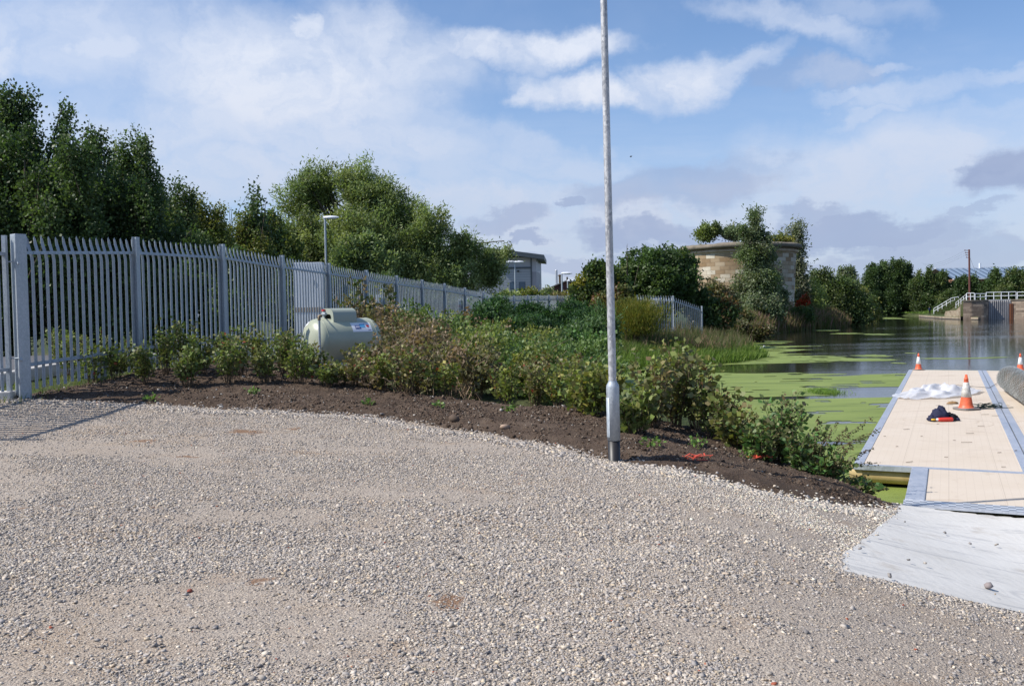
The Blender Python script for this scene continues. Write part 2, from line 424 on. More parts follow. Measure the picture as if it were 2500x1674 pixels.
def water_fn(g, b, nt):
    p = wpos(g)
    n1 = g.noise(g.vm('MULTIPLY', p, (.5, 1.5, 1)), 2.2, 6, .65, .4); n2 = g.noise(g.vm('MULTIPLY', p, (.12, .35, 1)), 1.0, 3, .5)
    n3 = g.noise(g.vm('MULTIPLY', p, (1, 1.8, 1)), 7, 3, .5)
    big = g.mr(g.noise(g.vm('MULTIPLY', p, (.02, .06, 1)), 1, 3), .4, .62, .25, 1.0)
    h = g.m('ADD', g.m('MULTIPLY', n1, 1.0), g.m('ADD', g.m('MULTIPLY', n2, .6), g.m('MULTIPLY', n3, .15)))
    bn = bump(g, nt, b, g.m('MULTIPLY', h, big), .3, .045)
    b.inputs['IOR'].default_value = 1.33
M_water = pmat('river_water', (.018, .02, .013), .045, 0, .5, water_fn)
def weed_fn(g, b, nt):
    p = wpos(g); n = g.noise(g.vm('MULTIPLY', p, (.35, 1.0, 1)), 1.0, 6, .65); v = g.n('ShaderNodeTexVoronoi', {'Vector': p, 'Scale': 95.0})
    s = g.n('ShaderNodeSeparateColor', {0: v.outputs['Color']}).outputs[0]
    col = g.ramp(n, [(.28, (.13, .16, .035)), (.5, (.205, .25, .06)), (.72, (.255, .30, .08))])
    col = g.mix(g.mr(s, .1, .9, .0, .4), col, (.15, .23, .03))
    dk = g.mr(g.noise(g.vm('MULTIPLY', g.vm('ADD', p, (9, 4, 0)), (.3, 1.6, 1)), 1.3, 6, .7), .54, .66, 0, .65); col = g.mix(dk, col, (.085, .115, .03)); sk = g.noise(g.vm('MULTIPLY', p, (2.2, 5, 1)), 4.0, 4, .7); col = g.mix(g.mr(sk, .64, .72, 0, .6), col, (.06, .08, .03)); col = g.mix(g.mr(sk, .3, .22, 0, .5), col, (.33, .36, .16))
    nt.links.new(col, b.inputs['Base Color']); bump(g, nt, b, s, .4, .004)
M_weed = pmat('duckweed', (.25, .33, .06), .6, 0, .3, weed_fn)
def galv(name, c, c2, sc=14, rough=(.35, .55), metal=.55):
    def fn(g, b, nt):
        p = wpos(g); v = g.n('ShaderNodeTexVoronoi', {'Vector': g.vm('MULTIPLY', p, (1, 1, .6)), 'Scale': float(sc*5)})
        s = g.n('ShaderNodeSeparateColor', {0: v.outputs['Color']}).outputs[0]
        n = g.noise(g.vm('MULTIPLY', p, (1, 1, .25)), float(sc)/3, 5, .6)
        f = g.m('ADD', g.m('MULTIPLY', s, .35), g.m('MULTIPLY', n, .75))
        nt.links.new(g.ramp(f, [(.3, c), (.75, c2)]), b.inputs['Base Color'])
        nt.links.new(g.mr(f, .3, .7, rough[0], rough[1]), b.inputs['Roughness'])
        bump(g, nt, b, n, .1, .002)
    return pmat(name, c, .45, metal, .5, fn)
M_galv = galv('galvanised_steel', (.30, .34, .38), (.43, .47, .51), 14, (.42, .6), .35)
M_lamp = galv('weathered_galvanised_steel', (.27, .27, .28), (.56, .56, .57), 10, (.4, .65), .3)
M_alu = galv('aluminium', (.42, .45, .50), (.55, .57, .62), 6, (.35, .55), .5)
M_black = pmat('black_coating', (.018, .017, .018), .45)
M_tank = pmat('tank_paint', (.56, .58, .45), .32, 0, .5, mottled((.37, .395, .30), (.43, .45, .345), 3.0, (.28, .4), .03, .002))
M_white = pmat('white_plate', (.75, .76, .80), .45)
M_dark = pmat('dark_cavity', (.03, .028, .028), .8)
M_navy = pmat('navy_print', (.02, .03, .22), .5)
M_sky = pmat('light_blue_print', (.10, .36, .62), .5)
M_red = pmat('red_print', (.55, .03, .03), .5)
M_bark = pmat('bark', (.09, .07, .05), .9, 0, .2, mottled((.05, .04, .03), (.14, .115, .085), 9, (.8, .95), .8, .02, 5, (1, 1, .3)))
M_twig = pmat('twig', (.12, .085, .055), .85, 0, .2)
M_dead = pmat('dead_stem', (.26, .19, .13), .85, 0, .2)
M_leaf = leafmat('leaf'); M_grass = leafmat('grass_blade', .35, .6, .3)
M_gloss = leafmat('glossy_leaf', .25, .52, .3)

# ------------------------------------------------------------------ the setting: ground, yard, soil bed, ramp, water
EDGE_PX = [(-900, 985), (-300, 979), (0, 977), (150, 980), (299, 987), (400, 993), (480, 999), (560, 1004), (640, 1004), (747, 1011), (840, 1014), (929, 1023), (1000, 1037), (1067, 1050),
           (1160, 1060), (1249, 1078), (1320, 1088), (1388, 1105), (1494, 1130), (1548, 1142), (1620, 1146), (1686, 1157), (1761, 1178), (1868, 1204), (1975, 1228), (2082, 1241), (2168, 1249), (2190, 1241)]
EDGE = [onground(*p) for p in EDGE_PX]
EDGE = [(p.x, p.y) for p in EDGE]
YARD = [(-22, EDGE[0][1]-.3)] + EDGE[1:] + [(4.6, 10.95)]+[(4.6+.904*20, 10.95-.427*20), (24, -8), (-22, -8)]
CONC_PX = [(2193, 1241), (2191, 1251), (2170, 1271), (2121, 1312), (2085, 1339), (2058, 1362), (2054, 1372), (2061, 1384), (2049, 1397), (2091, 1409), (2152, 1421), (2227, 1439), (2303, 1457), (2394, 1481), (2499, 1503)]
CONC = [(lambda p: (p.x, p.y))(onground(*q)) for q in CONC_PX]
CONC = CONC + [(CONC[-1][0]+3, CONC[-1][1]-.9), (22, 0), (4.62+.904*19, 10.9-.427*19), (4.64, 10.88)]
def edge_jitter(X, Y, s=0, a=.12): return (fbm(X*2.2, Y*2.2, s, 4)-.5)*a*2
f_yard = lambda X, Y: sdist(X, Y, YARD)+edge_jitter(X, Y, 3, .10)
f_conc = lambda X, Y: sdist(X, Y, CONC)+edge_jitter(X, Y, 8, .035)
SOILP = EDGE[1:] + [(4.35, 11.3), (4.2, 12.2), (3.7, 13.2), (2.9, 14.0), (1.5, 14.6), (0, 15.0), (-2.2, 16.0), (-3.0, 19.5), (-5.6, 19.5), (-6.75, 16.4), (-7.5, 14.3), (-9, 14.3)]
f_soil = lambda X, Y: sdist(X, Y, SOILP)+edge_jitter(X, Y, 5, .10)+.06
def Hyard(X, Y):
    return G(X, Y)+((fbm(X*.8, Y*.8, 21, 3)-.5)*.05+(fbm(X*7, Y*7, 22, 2)-.5)*.012)*sst(-f_conc(X, Y), -.1, .5)
def Hsoil(X, Y):
    d = f_soil(X, Y); e = sst(d, 0, .7)*.10
    return G(X, Y)+e+(fbm(X*1.3, Y*1.3, 31, 3)-.5)*.10*sst(d, 0, .5)+(fbm(X*9, Y*9, 32, 4)-.5)*.075*sst(d, -.02, .25)
def Hground(X, Y):
    near = np.maximum(f_yard(X, Y), np.maximum(f_soil(X, Y), f_conc(X, Y)))
    d = -sdist(X, Y, SHORE)
    return G(X, Y)-.10*sst(near, -.3, .1)-.0*d+(fbm(X*.5, Y*.5, 41, 4)-.5)*.14*sst(np.hypot(X, Y), 14, 22)*sst(d, .2, 1.5)
xs = np.unique(np.concatenate([np.linspace(-2500, -80, 24), np.arange(-80, -24, 4.), np.arange(-24, -10, 1.), np.arange(-10, 24, .5), np.arange(24, 110, 2.), np.arange(110, 400, 15), np.linspace(400, 2500, 20)]))
ys = np.unique(np.concatenate([np.linspace(-600, -20, 12), np.arange(-20, 2, 2.), np.arange(2, 60, .5), np.arange(60, 240, 2.), np.arange(240, 600, 20), np.linspace(600, 5000, 24)]))
patch('ground', lambda X, Y: np.ones_like(X), 0, 0, 0, 0, 1, Hground, M_ground, xs=xs, ys=ys)
yx = np.unique(np.concatenate([np.arange(-22, -10, .5), np.arange(-10, 7, .07), np.arange(7, 24, .5)]))
yy = np.unique(np.concatenate([np.arange(-8, 3, .5), np.arange(3, 16, .07)]))
patch('gravel_yard', lambda X, Y: np.minimum(f_yard(X, Y)+.08, .15-f_conc(X, Y)), 0, 0, 0, 0, 1, Hyard, M_gravel, .012, xs=yx, ys=yy)
patch('soil_bed', f_soil, -9.5, 5, 7.6, 20, .05, Hsoil, M_soil, .004)
patch('concrete_ramp', f_conc, 2.2, 22, 0, 12, .08, lambda X, Y: G(X, Y)+.002, M_conc, .019)
wx = np.array([3.0, 20, 60, 120, 420]); wy = np.array([-180., 9, 60, 150, 230])
Vw = np.array([(x, y, WATER) for y in wy for x in wx]); ii = np.arange(25).reshape(5, 5)
tag(np_mesh('river_water', Vw, np.stack([ii[:-1, :-1].ravel(), ii[:-1, 1:].ravel(), ii[1:, 1:].ravel(), ii[1:, :-1].ravel()], 1), M_water), kind='structure')
# road and verge beyond the palisade fence
M_asph = pmat('asphalt', (.10, .10, .11), .85, 0, .3, mottled((.085, .085, .095), (.14, .135, .14), 6, (.8, .9), .3, .003))
M_kerb = pmat('kerb_stone', (.42, .40, .39), .8, 0, .3, mottled((.33, .32, .31), (.47, .45, .43), 5, (.7, .9), .2, .003))
def strip(name, pts, w0, w1, dz, mat, thick=0.0):
    V = []
    for i, (x, y) in enumerate(pts):
        a = pts[max(i-1, 0)]; b = pts[min(i+1, len(pts)-1)]; d = Vector((b[0]-a[0], b[1]-a[1], 0)).normalized(); n = Vector((-d.y, d.x, 0))
        for w in (w0, w1):
            q = Vector((x, y, 0))+n*w; V.append((q.x, q.y, gz(q.x, q.y)+dz))
    n = len(pts)
    if thick:
        V += [(v[0], v[1], v[2]-thick) for v in V[:]]
        m = 2*n; Fq = [(2*i, 2*i+2, 2*i+3, 2*i+1) for i in range(n-1)]+[(2*i, m+2*i, m+2*i+2, 2*i+2) for i in range(n-1)]+[(2*i+1, 2*i+3, m+2*i+3, m+2*i+1) for i in range(n-1)]
    else: Fq = [(2*i, 2*i+2, 2*i+3, 2*i+1) for i in range(n-1)]
    return tag(np_mesh(name, np.array(V), np.array(Fq), mat), kind='structure')
rd = [(float(XF(y)), float(y)) for y in np.arange(-6, 62, 2.)]
strip('road', rd, 1.5, 7.5, .11, M_asph)
strip('kerb', rd, 1.28, 1.5, .2, M_kerb, .2)

# ------------------------------------------------------------------ stones
ICO_V = None
def ico():
    t = (1+5**.5)/2
    v = np.array([(-1, t, 0), (1, t, 0), (-1, -t, 0), (1, -t, 0), (0, -1, t), (0, 1, t), (0, -1, -t), (0, 1, -t), (t, 0, -1), (t, 0, 1), (-t, 0, -1), (-t, 0, 1)], float)
    f = np.array([(0, 11, 5), (0, 5, 1), (0, 1, 7), (0, 7, 10), (0, 10, 11), (1, 5, 9), (5, 11, 4), (11, 10, 2), (10, 7, 6), (7, 1, 8), (3, 9, 4), (3, 4, 2), (3, 2, 6), (3, 6, 8), (3, 8, 9), (4, 9, 5), (2, 4, 11), (6, 2, 10), (8, 6, 7), (9, 8, 1)])
    return v/np.linalg.norm(v[0]), f
BOXV = np.array([(a, b, c) for c in (-1, 1) for b in (-1, 1) for a in (-1, 1)], float)*.62
BOXF = np.array([(0, 2, 3, 1), (4, 5, 7, 6), (0, 1, 5, 4), (2, 6, 7, 3), (0, 4, 6, 2), (1, 3, 7, 5)])
def stones(name, P, R, cols, mat, flat=(.35, .75), use_ico=False, sink=.3, jit=.3, rng=RNG):
    n = len(P)
    tv, tf = (ico() if use_ico else (BOXV, BOXF)); k = len(tv)
    V = np.repeat(tv[None], n, 0)*(1+rng.uniform(-jit, jit, (n, k, 1)))+rng.uniform(-.12, .12, (n, k, 3))
    S = np.stack([rng.uniform(.7, 1.35, n), rng.uniform(.6, 1.1, n), rng.uniform(*flat, n)], 1)*R[:, None]
    V *= S[:, None, :]
    a = rng.uniform(0, 2*np.pi, n); tx = rng.normal(0, .28, n); ty = rng.normal(0, .28, n)
    x, y, z = V[..., 0], V[..., 1], V[..., 2]
    z, x = z*np.cos(tx)[:, None]-x*np.sin(tx)[:, None], x*np.cos(tx)[:, None]+z*np.sin(tx)[:, None]
    z, y = z*np.cos(ty)[:, None]-y*np.sin(ty)[:, None], y*np.cos(ty)[:, None]+z*np.sin(ty)[:, None]
    x, y = x*np.cos(a)[:, None]-y*np.sin(a)[:, None], x*np.sin(a)[:, None]+y*np.cos(a)[:, None]
    V = np.stack([x+P[:, 0, None], y+P[:, 1, None], z+(P[:, 2]+R*S[:, 2]/R*(1-sink)*.6)[:, None]], 2).reshape(-1, 3)
    Fx = (tf[None]+(np.arange(n)*k)[:, None, None]).reshape(-1, tf.shape[1])
    return np_mesh(name, V, Fx, mat, col=np.repeat(cols, k, 0))
def stonecols(n, rng, pale=0.0):
    pal = np.array([(.27, .26, .262), (.34, .325, .315), (.39, .365, .34), (.44, .40, .355), (.52, .48, .42), (.21, .20, .20), (.37, .31, .245), (.48, .42, .33)])
    w = np.array([.2, .22, .2, .14, .08+pale*.3, .06, .05, .05+pale*.1]); c = pal[rng.choice(8, n, p=w/w.sum())]*np.array([1.05, .99, .92])
    return np.clip(c*rng.uniform(.7, 1.3, (n, 1))*1.05, 0, .7)
M_stone = colmat('stone_chips', .85, .3); M_clod = colmat('soil_clods', .95, .15)
def frustum_pts(n, y0, y1, rng, margin=1.12, power=1.0):
    t = rng.uniform(0, 1, n)**power; Y = y0+(y1-y0)*t
    X = rng.uniform(-1, 1, n)*Y*(1250/F)*margin
    w = Y/y1; keep = rng.uniform(0, 1, n) < w
    return X[keep], Y[keep]
def dens(X, Y):
    d = fbm(X*.55+3, Y*.9+9+X*.25, 51, 5)+(fbm(X*2.3, Y*2.3, 53, 3)-.5)*.22; near = sum(np.exp(-((X-a)**2+(Y-b)**2*2.2)/(c*1.5)**2) for a, b, c in CLAY); return (sst(d, .40, .60)*.88+.12)*np.clip(1-near*.9, 0, 1)
def gravel_stones():
    rng = np.random.default_rng(11); Ps = []; Rs = []
    for (n, y0, y1, r0, r1) in ((90000, 3.3, 8.0, .0025, .006), (190000, 3.4, 6.4, .0045, .0135), (26000, 3.4, 8.0, .011, .024), (190000, 5.8, 10.0, .006, .0155), (140000, 9.0, 15.0, .008, .017)):
        X, Y = frustum_pts(n, y0, y1, rng, 1.2)
        ok = (f_yard(X, Y) > -.02) & ((rng.uniform(0, 1, len(X)) < dens(X, Y)) | (r1 < .007)) & (f_conc(X, Y) < -.0)
        X, Y = X[ok], Y[ok]; R = r0+(r1-r0)*rng.beta(1.3, 3.2, len(X)); Ps.append(np.stack([X, Y, Hyard(X, Y)+.012], 1)); Rs.append(R)
    # the loose pale chippings along the edge of the yard, spilling on the soil and the ramp
    n = 26000; k = rng.integers(1, len(EDGE)-1, n); t = rng.uniform(0, 1, n); E = np.array(EDGE)
    X = E[k, 0]*(1-t)+E[np.minimum(k+1, len(E)-1), 0]*t+rng.normal(0, .16, n); Y = E[k, 1]*(1-t)+E[np.minimum(k+1, len(E)-1), 1]*t+rng.normal(-.08, .14, n)
    ok = (Y > 9) & (f_conc(X, Y) < 0) & (abs(X) < Y*.6) & (f_soil(X, Y) < rng.uniform(-.1, .35, n)**1.0)
    X, Y = X[ok], Y[ok]; Ps.append(np.stack([X, Y, np.where(f_soil(X, Y) > 0, Hsoil(X, Y), Hyard(X, Y)+.012)], 1)); Rs.append(.012+.02*rng.beta(1.2, 3, len(X)))
    CB = np.array(CONC[1:16]); n = 5200; k = rng.integers(0, len(CB)-1, n); t = rng.uniform(0, 1, n); X = CB[k, 0]*(1-t)+CB[k+1, 0]*t+rng.normal(0, .05, n); Y = CB[k, 1]*(1-t)+CB[k+1, 1]*t+rng.normal(0, .05, n)
    ok = f_conc(X, Y) < rng.uniform(-.02, .05, n); X, Y = X[ok], Y[ok]; Ps.append(np.stack([X, Y, G(X, Y)+.014], 1)); Rs.append(.007+.012*rng.beta(1.2, 3, len(X)))
    P = np.concatenate(Ps); R = np.concatenate(Rs); c = stonecols(len(P), rng)
    pale = sst(P[:, 0], .5, 3.0)[:, None]*sst(P[:, 1], 5.5, 8)[:, None]
    c = np.clip(c*(1+pale*.28)+pale*np.array([.045, .038, .02]), 0, .72)
    red = rng.uniform(0, 1, len(P)) < .0012; c[red] = (.33, .09, .05)
    tag(stones('gravel', P, R, c, M_stone, (.22, .6), jit=.42), 'loose grey and buff stone chippings strewn over the yard', 'gravel', kind='stuff')
    # stray stones on the concrete
    n = 160; X = rng.uniform(2.4, 6, n); Y = rng.uniform(5.0, 9.6, n); d = f_conc(X, Y); ok = (d > .01) & (rng.uniform(0, 1, n) < np.exp(-d*2.6)+.03); X, Y = X[ok], Y[ok]
    tag(stones('stray_gravel', np.stack([X, Y, G(X, Y)+.047], 1), rng.uniform(.008, .024, len(X)), stonecols(len(X), rng)*.8, M_stone), 'few stray chippings scattered on the pale concrete ramp', 'gravel', kind='stuff')
gravel_stones()
def clods():
    rng = np.random.default_rng(12); n = 90000; X = rng.uniform(-8.6, 4.6, n); Y = rng.uniform(10, 17, n)
    ok = (f_soil(X, Y) > .02) & (rng.uniform(0, 1, n) < .25+.75*sst(fbm(X*1.5, Y*1.5, 61, 3), .4, .6)); X, Y = X[ok], Y[ok]
    R = .007+.045*rng.beta(1, 7, len(X)); P = np.stack([X, Y, Hsoil(X, Y)], 1)
    pal = np.array([(.055, .038, .028), (.09, .062, .045), (.13, .095, .07), (.19, .15, .115), (.36, .34, .31)]); c = pal[rng.choice(5, len(X), p=[.27, .34, .25, .115, .025])]
    tag(stones('soil_clods', P, R, c*rng.uniform(.85, 1.15, (len(X), 1)), M_clod, (.5, .95), sink=.5), 'dark brown clods and crumbs of turned soil', 'soil', kind='stuff')
clods()

# ------------------------------------------------------------------ duckweed on the river
def f_weed(X, Y):
    d = sdist(X, Y, SHORE)                        # inside the water
    n = fbm(X*.16+5, Y*.42, 71, 5); n2 = fbm(X*.5, Y*1.4, 72, 4)
    # dense mat up to ~32 m out, ragged patches beyond, all against the near left bank
    lim = np.interp(Y, [10, 30, 33, 36.5, 38.5, 41, 43.5, 45, 49, 51, 55, 57, 59, 62, 65, 69, 75, 95], [40, 40, 15, 9.5, 3, 1, 2, 7.5, 7, 1.5, 2, 6, 1.5, 5, 1.2, 3.5, 1, .3])
    v = (lim-d)/np.maximum(lim, .5)*1.0+(n-.5)*2.2+(n2-.5)*.9
    v = np.where(Y < 17, v+1.2, v)
    gap = sst(np.hypot((X-12.0)/2.7, (Y-28.6)/1.7), 1.5, .5)+sst(np.hypot((X-8.6)/2.2, (Y-27.2)/.45), 1.5, .4)+sst(np.hypot((X-11.6)/2.4, (Y-25)/.5), 1.6, .3)*.6
    v = v-gap*1.9*(.5+n)-3.5*sst(fbm(X*.8+3, Y*2.8, 74, 4), .69, .73)*sst(Y, 15, 20)
    return np.minimum(v, np.minimum(d+.25, 3))
patch('duckweed', f_weed, 0, 0, 0, 0, 1, lambda X, Y: np.full_like(X, WATER)+.006, M_weed, kind=None,
      xs=np.concatenate([np.arange(3.8, 9, .07), np.arange(9, 32, .14)]), ys=np.concatenate([np.arange(10.5, 22, .07), np.arange(22, 98, .14)]))
tag(bpy.data.objects['duckweed'], 'bright green mat of duckweed floating on the near side of the river', 'duckweed', kind='stuff')
def far_weed():
    V = []; Fq = []; r = np.random.default_rng(5)
    for (px, py, w, h) in [(2135, 776, 44, 1.6), (2180, 778, 26, 1.2), (2140, 816, 28, 1.6), (2068, 814, 34, 1.4), (2130, 868, 40, 3), (2195, 886, 16, 1.6), (2072, 880, 14, 1.6), (2225, 862, 12, 1.4), (2020, 806, 30, 1.4)]:
        c = onz(px, py, WATER+.007); s = 1/((2.7)/c.y*1.0); wx = w/F*c.y; wy = h/F*c.y*c.y/2.7
        o = len(V); V.append((c.x, c.y, WATER+.007)); m = 26
        for k in range(m):
            t = 2*math.pi*k/m; q = 1+r.uniform(-.3, .3); V.append((c.x+wx*math.cos(t)*q, c.y+wy*math.sin(t)*q, WATER+.007))
        Fq += [(o, o+1+k, o+1+(k+1) % m) for k in range(m)]
    tag(np_mesh('duckweed_raft', np.array(V), np.array(Fq), M_weed), 'thin rafts of duckweed drifting on the dark open river', 'duckweed', kind='stuff')
far_weed()

# ------------------------------------------------------------------ foliage
def unit(v): return v/(np.linalg.norm(v, axis=-1, keepdims=True)+1e-9)
def leaves(P, D, L, W, col, rng, fold=.18, droop=0.0):
    """P base points, D leaf directions, L length, W half width -> verts, quads, colours"""
    n = len(P); D = D.copy(); D[:, 2] -= droop; D = unit(D)
    r = unit(rng.normal(0, 1, (n, 3))); S = unit(np.cross(D, r)); Nn = np.cross(S, D)
    L = L[:, None]; W = W[:, None]
    a = P; b = P+D*L*.45+S*W+Nn*W*fold; c = P+D*L; d = P+D*L*.45-S*W+Nn*W*fold
    V = np.stack([a, b, c, d], 1).reshape(-1, 3); Fq = np.arange(n*4).reshape(n, 4)
    return V, Fq, np.repeat(col, 4, 0)
def clump_points(lobes, nclump, rng, spread=.34):
    """sub-clumps spread over ellipsoid lobes (cx,cy,cz,rx,ry,rz)"""
    L = np.array(lobes, float); w = (L[:, 3]*L[:, 4]*L[:, 5])**.75; w /= w.sum()
    k = rng.choice(len(L), nclump, p=w); u = unit(rng.normal(0, 1, (nclump, 3))); r = rng.uniform(.25, 1, nclump)**.5
    Cc = L[k, :3]+u*L[k, 3:]*(r[:, None])*.86; Rr = L[k, 3:]*rng.uniform(.6, 1.25, (nclump, 1))*spread
    return Cc, Rr, L[k, :3], L[k, 3:]
def crown(lobes, nclump, nshoot, nleaf, leaf, width, pal, rng, shoot=.5, up=.4, out=1.0, rnd=.5, lspread=.06, spread=.34, droop=0.0, along=.6, var=.22, hang=0.0):
    Cc, Rr, Lc, Lr = clump_points(lobes, nclump, rng, spread)
    k = rng.integers(0, nclump, nshoot)
    u = unit(rng.normal(0, 1, (nshoot, 3))); r = rng.uniform(0, 1, nshoot)**(1/2.2)
    E = Cc[k]+u*Rr[k]*r[:, None]
    o = unit((E-Lc[k])/Lr[k]); D = unit(o*out+np.array([0, 0, 1.0])*up+rng.normal(0, rnd, (nshoot, 3)))
    ln = shoot*rng.uniform(.6, 1.4, nshoot)
    pal = np.array(pal, float)*1.8; cc = pal[rng.integers(0, len(pal), nclump)]*(1+rng.uniform(-var, var, (nclump, 1)))
    sc = cc[k]*(1+rng.uniform(-.18, .18, (nshoot, 1)))
    q = np.repeat(np.arange(nshoot), nleaf); t = rng.uniform(0, 1, len(q))
    pal_gain = 1.0
    P = E[q]-D[q]*(ln[q]*(1-t)*1.0)[:, None]; P[:, 2] -= hang*(t**2)*ln[q]
    P = P+rng.normal(0, lspread, P.shape)
    LD = unit(D[q]*along+rng.normal(0, .6, P.shape))
    Ls = leaf*rng.uniform(.65, 1.3, len(q)); col = np.clip(sc[q]*(1+rng.uniform(-.25, .25, (len(q), 1))), .005, .8)
    V, Fq, c = leaves(P, LD, Ls, Ls*width, col, rng, droop=droop)
    return V, Fq, c, (E, D, ln)
def limbs(mb, base, top, r0, lobes, rng, n=9, seg=6):
    base = Vector(base); top = Vector(top); pts = []; m = 7
    for i in range(m):
        t = i/(m-1); p = base.lerp(top, t); w = .03*(top-base).length*math.sin(math.pi*t); pts.append(p+Vector((rng.normal(0, 1)*w*.5, rng.normal(0, 1)*w*.5, 0)))
    pts[0] = base-Vector((0, 0, .15)); rs = [r0*(1.15-1.05*i/(m-1)) for i in range(m)]; mb.tube(pts, rs, seg)
    for k in range(n):
        lb = lobes[int(rng.integers(0, len(lobes)))]; t = rng.uniform(.2, .9); i = int(t*(m-1)); s = pts[i].lerp(pts[i+1], t*(m-1)-i)
        u = Vector(tuple(unit(rng.normal(0, 1, 3)))); e = Vector((lb[0]+u.x*lb[3]*.5, lb[1]+u.y*lb[4]*.5, lb[2]+u.z*lb[5]*.5))
        mid = s.lerp(e, .5)+Vector((0, 0, .03*(e-s).length)); r = r0*(1-t)*.55+.012
        mb.tube([s, s.lerp(mid, .6), mid, mid.lerp(e, .5), e], [r, r*.8, r*.6, r*.4, r*.15], 5, False)
def plant(name, label, cat, base, lobes, seed, trunk_r=.12, crown_name='crown', trunk_name='trunk', group=None, mat=None, nl=9, twigs=0, trunk_top=None, **kw):
    rng = np.random.default_rng(seed); root = empty(name, base, label, cat, group)
    V, Fq, c, (E, D, ln) = crown(lobes, rng=rng, **kw)
    np_mesh(crown_name, V, Fq, mat or M_leaf, root, col=c)
    mb = MB(); L = np.array(lobes); hi = L[np.argmax(L[:, 2]+L[:, 5]*.3)]
    limbs(mb, base, trunk_top or (hi[0], hi[1], hi[2]+hi[5]*.35), trunk_r, lobes, rng, nl)
    for i in rng.integers(0, len(E), twigs):
        e = Vector(E[i]); s = e-Vector(D[i])*float(ln[i])*1.3; mb.tube([s, e], [.012, .004], 3, False)
    mb.build(trunk_name, M_bark, root); return root
def at3(px, py, Y): p = at(px, py, Y); return p
def lobe(px, py, Y, hw, hh, d=None):
    """ellipsoid whose centre is seen at px,py from the eye, hw x hh photo pixels across at distance Y"""
    p = at(px, py, Y); k = Y/F; return (p.x, p.y, p.z, hw*k, (d if d is not None else hw*k*.85), hh*k)
def foot(px, Y): p = at(px, 760, Y); return (p.x, Y, gz(p.x, Y))
POP = [(.035, .055, .02), (.045, .07, .025), (.03, .05, .022), (.06, .085, .035)]
OLV = [(.10, .11, .025), (.08, .10, .025), (.13, .12, .03), (.06, .085, .022)]
WIL = [(.11, .14, .055), (.13, .16, .06), (.09, .12, .045), (.15, .17, .065)]
DRK = [(.028, .048, .016), (.038, .062, .02), (.05, .075, .025)]
BIR = [(.09, .115, .06), (.11, .13, .075), (.07, .095, .045), (.13, .14, .085)]
HDG = [(.04, .065, .02), (.055, .08, .025), (.075, .09, .03), (.035, .05, .018)]

# poplars and the scrub beyond the road, left of frame
def poplar(label, spikes, Y, seed, nsh=1500, pal=POP, leaf=.11, width=.38, cat='tree', name='poplar_tree', grp='trees beyond the palisade fence', bulk=None):
    L = []; rng = np.random.default_rng(seed)
    for (px, top, hw) in spikes:
        bot = 640; n = 4
        for i in range(n):
            t = (i+.5)/n; yy = top+(bot-top)*t
            L.append(lobe(px+rng.uniform(-8, 8), yy, Y+rng.uniform(-.5, .5), hw*(.32+1.15*t**.65), (bot-top)/n*.78))
    b = foot(sum(s[0] for s in spikes)/len(spikes), Y)
    hs = spikes[int(np.argmin([s[1] for s in spikes]))]; tp = at(hs[0], hs[1]+90, Y)
    return plant(name, label, cat, b, L, seed, .16, group=grp, nl=16, twigs=60, trunk_top=tuple(tp), nclump=90*len(spikes)//2, nshoot=int(nsh*1.15), nleaf=16, leaf=leaf*.85, width=width, pal=pal, shoot=1.3, up=1.6, out=.5, rnd=.3, lspread=.11, spread=.25)
poplar('tallest dark poplar at the far left behind the gate post', [(-60, 230, 80), (8, 190, 60), (62, 182, 50), (150, 212, 46)], 27, 101, 3600)
poplar('dark bushy poplar with a notched top right of the tallest one', [(110, 330, 80), (200, 262, 40), (215, 300, 60), (250, 300, 40)], 28.5, 102, 2600)
poplar('narrow dark poplar with two thin spires above the second fence post', [(300, 340, 50), (335, 285, 34), (352, 340, 46), (386, 385, 22)], 29.5, 103, 2400)
poplar('pale grey green tree showing between two dark poplars', [(265, 318, 44), (288, 330, 34)], 34, 104, 1100, WIL, .10, .25)
poplar('bushy green tree with a small pointed top left of the olive one', [(400, 440, 40), (430, 425, 34), (455, 455, 44)], 33, 105, 1500, HDG, .10)
poplar('olive green bush with one pointed spire above the palings', [(480, 430, 18), (500, 480, 55), (530, 500, 40)], 35, 106, 1700, OLV, .10)
poplar('thin open aspen with sky showing through its leaves', [(606, 440, 12), (628, 424, 16), (650, 475, 20)], 37, 107, 230, POP, .15)
poplar('yellowish scrub beneath the thin open aspen', [(555, 500, 26), (590, 520, 36), (640, 560, 40)], 36.5, 108, 1300, OLV, .10)
poplar('dense dark green scrub low behind the gate post', [(-60, 330, 110), (60, 300, 110), (170, 330, 90)], 25.5, 109, 3000, DRK, .11)
poplar('dense dark undergrowth low behind the second fence post', [(270, 400, 80), (350, 430, 60), (440, 520, 70)], 27.5, 110, 2400, DRK, .10)
def hedge(name, label, pxs, Y, seed, pal=DRK, nsh=2600, grp=None, leaf=.10, cat='hedge'):
    L = []; rng = np.random.default_rng(seed)
    for e in pxs:
        px, top, hw = e[:3]; y_ = e[3] if len(e) > 3 else Y; bo = 760+(1.65-.35)*F/y_; L.append(lobe(px, (top+bo)/2, y_+rng.uniform(-.6, .6), hw, (bo-top)/2*1.05))
    return plant(name, label, cat, foot(pxs[len(pxs)//2][0], Y), L, seed, .06, group=grp, crown_name='foliage', trunk_name='stems', nl=22, nclump=110, nshoot=nsh, nleaf=14, leaf=leaf, width=.36, pal=pal, shoot=.5, up=.5, lspread=.09, spread=.3)
hedge('roadside_hedge', 'dark unclipped hedge on the far side of the road seen through the left palings', [(-140, 560, 110), (0, 570, 110), (120, 580, 110), (240, 590, 110), (360, 600, 100), (470, 600, 90), (570, 610, 90)], 26, 121, DRK, 7500)
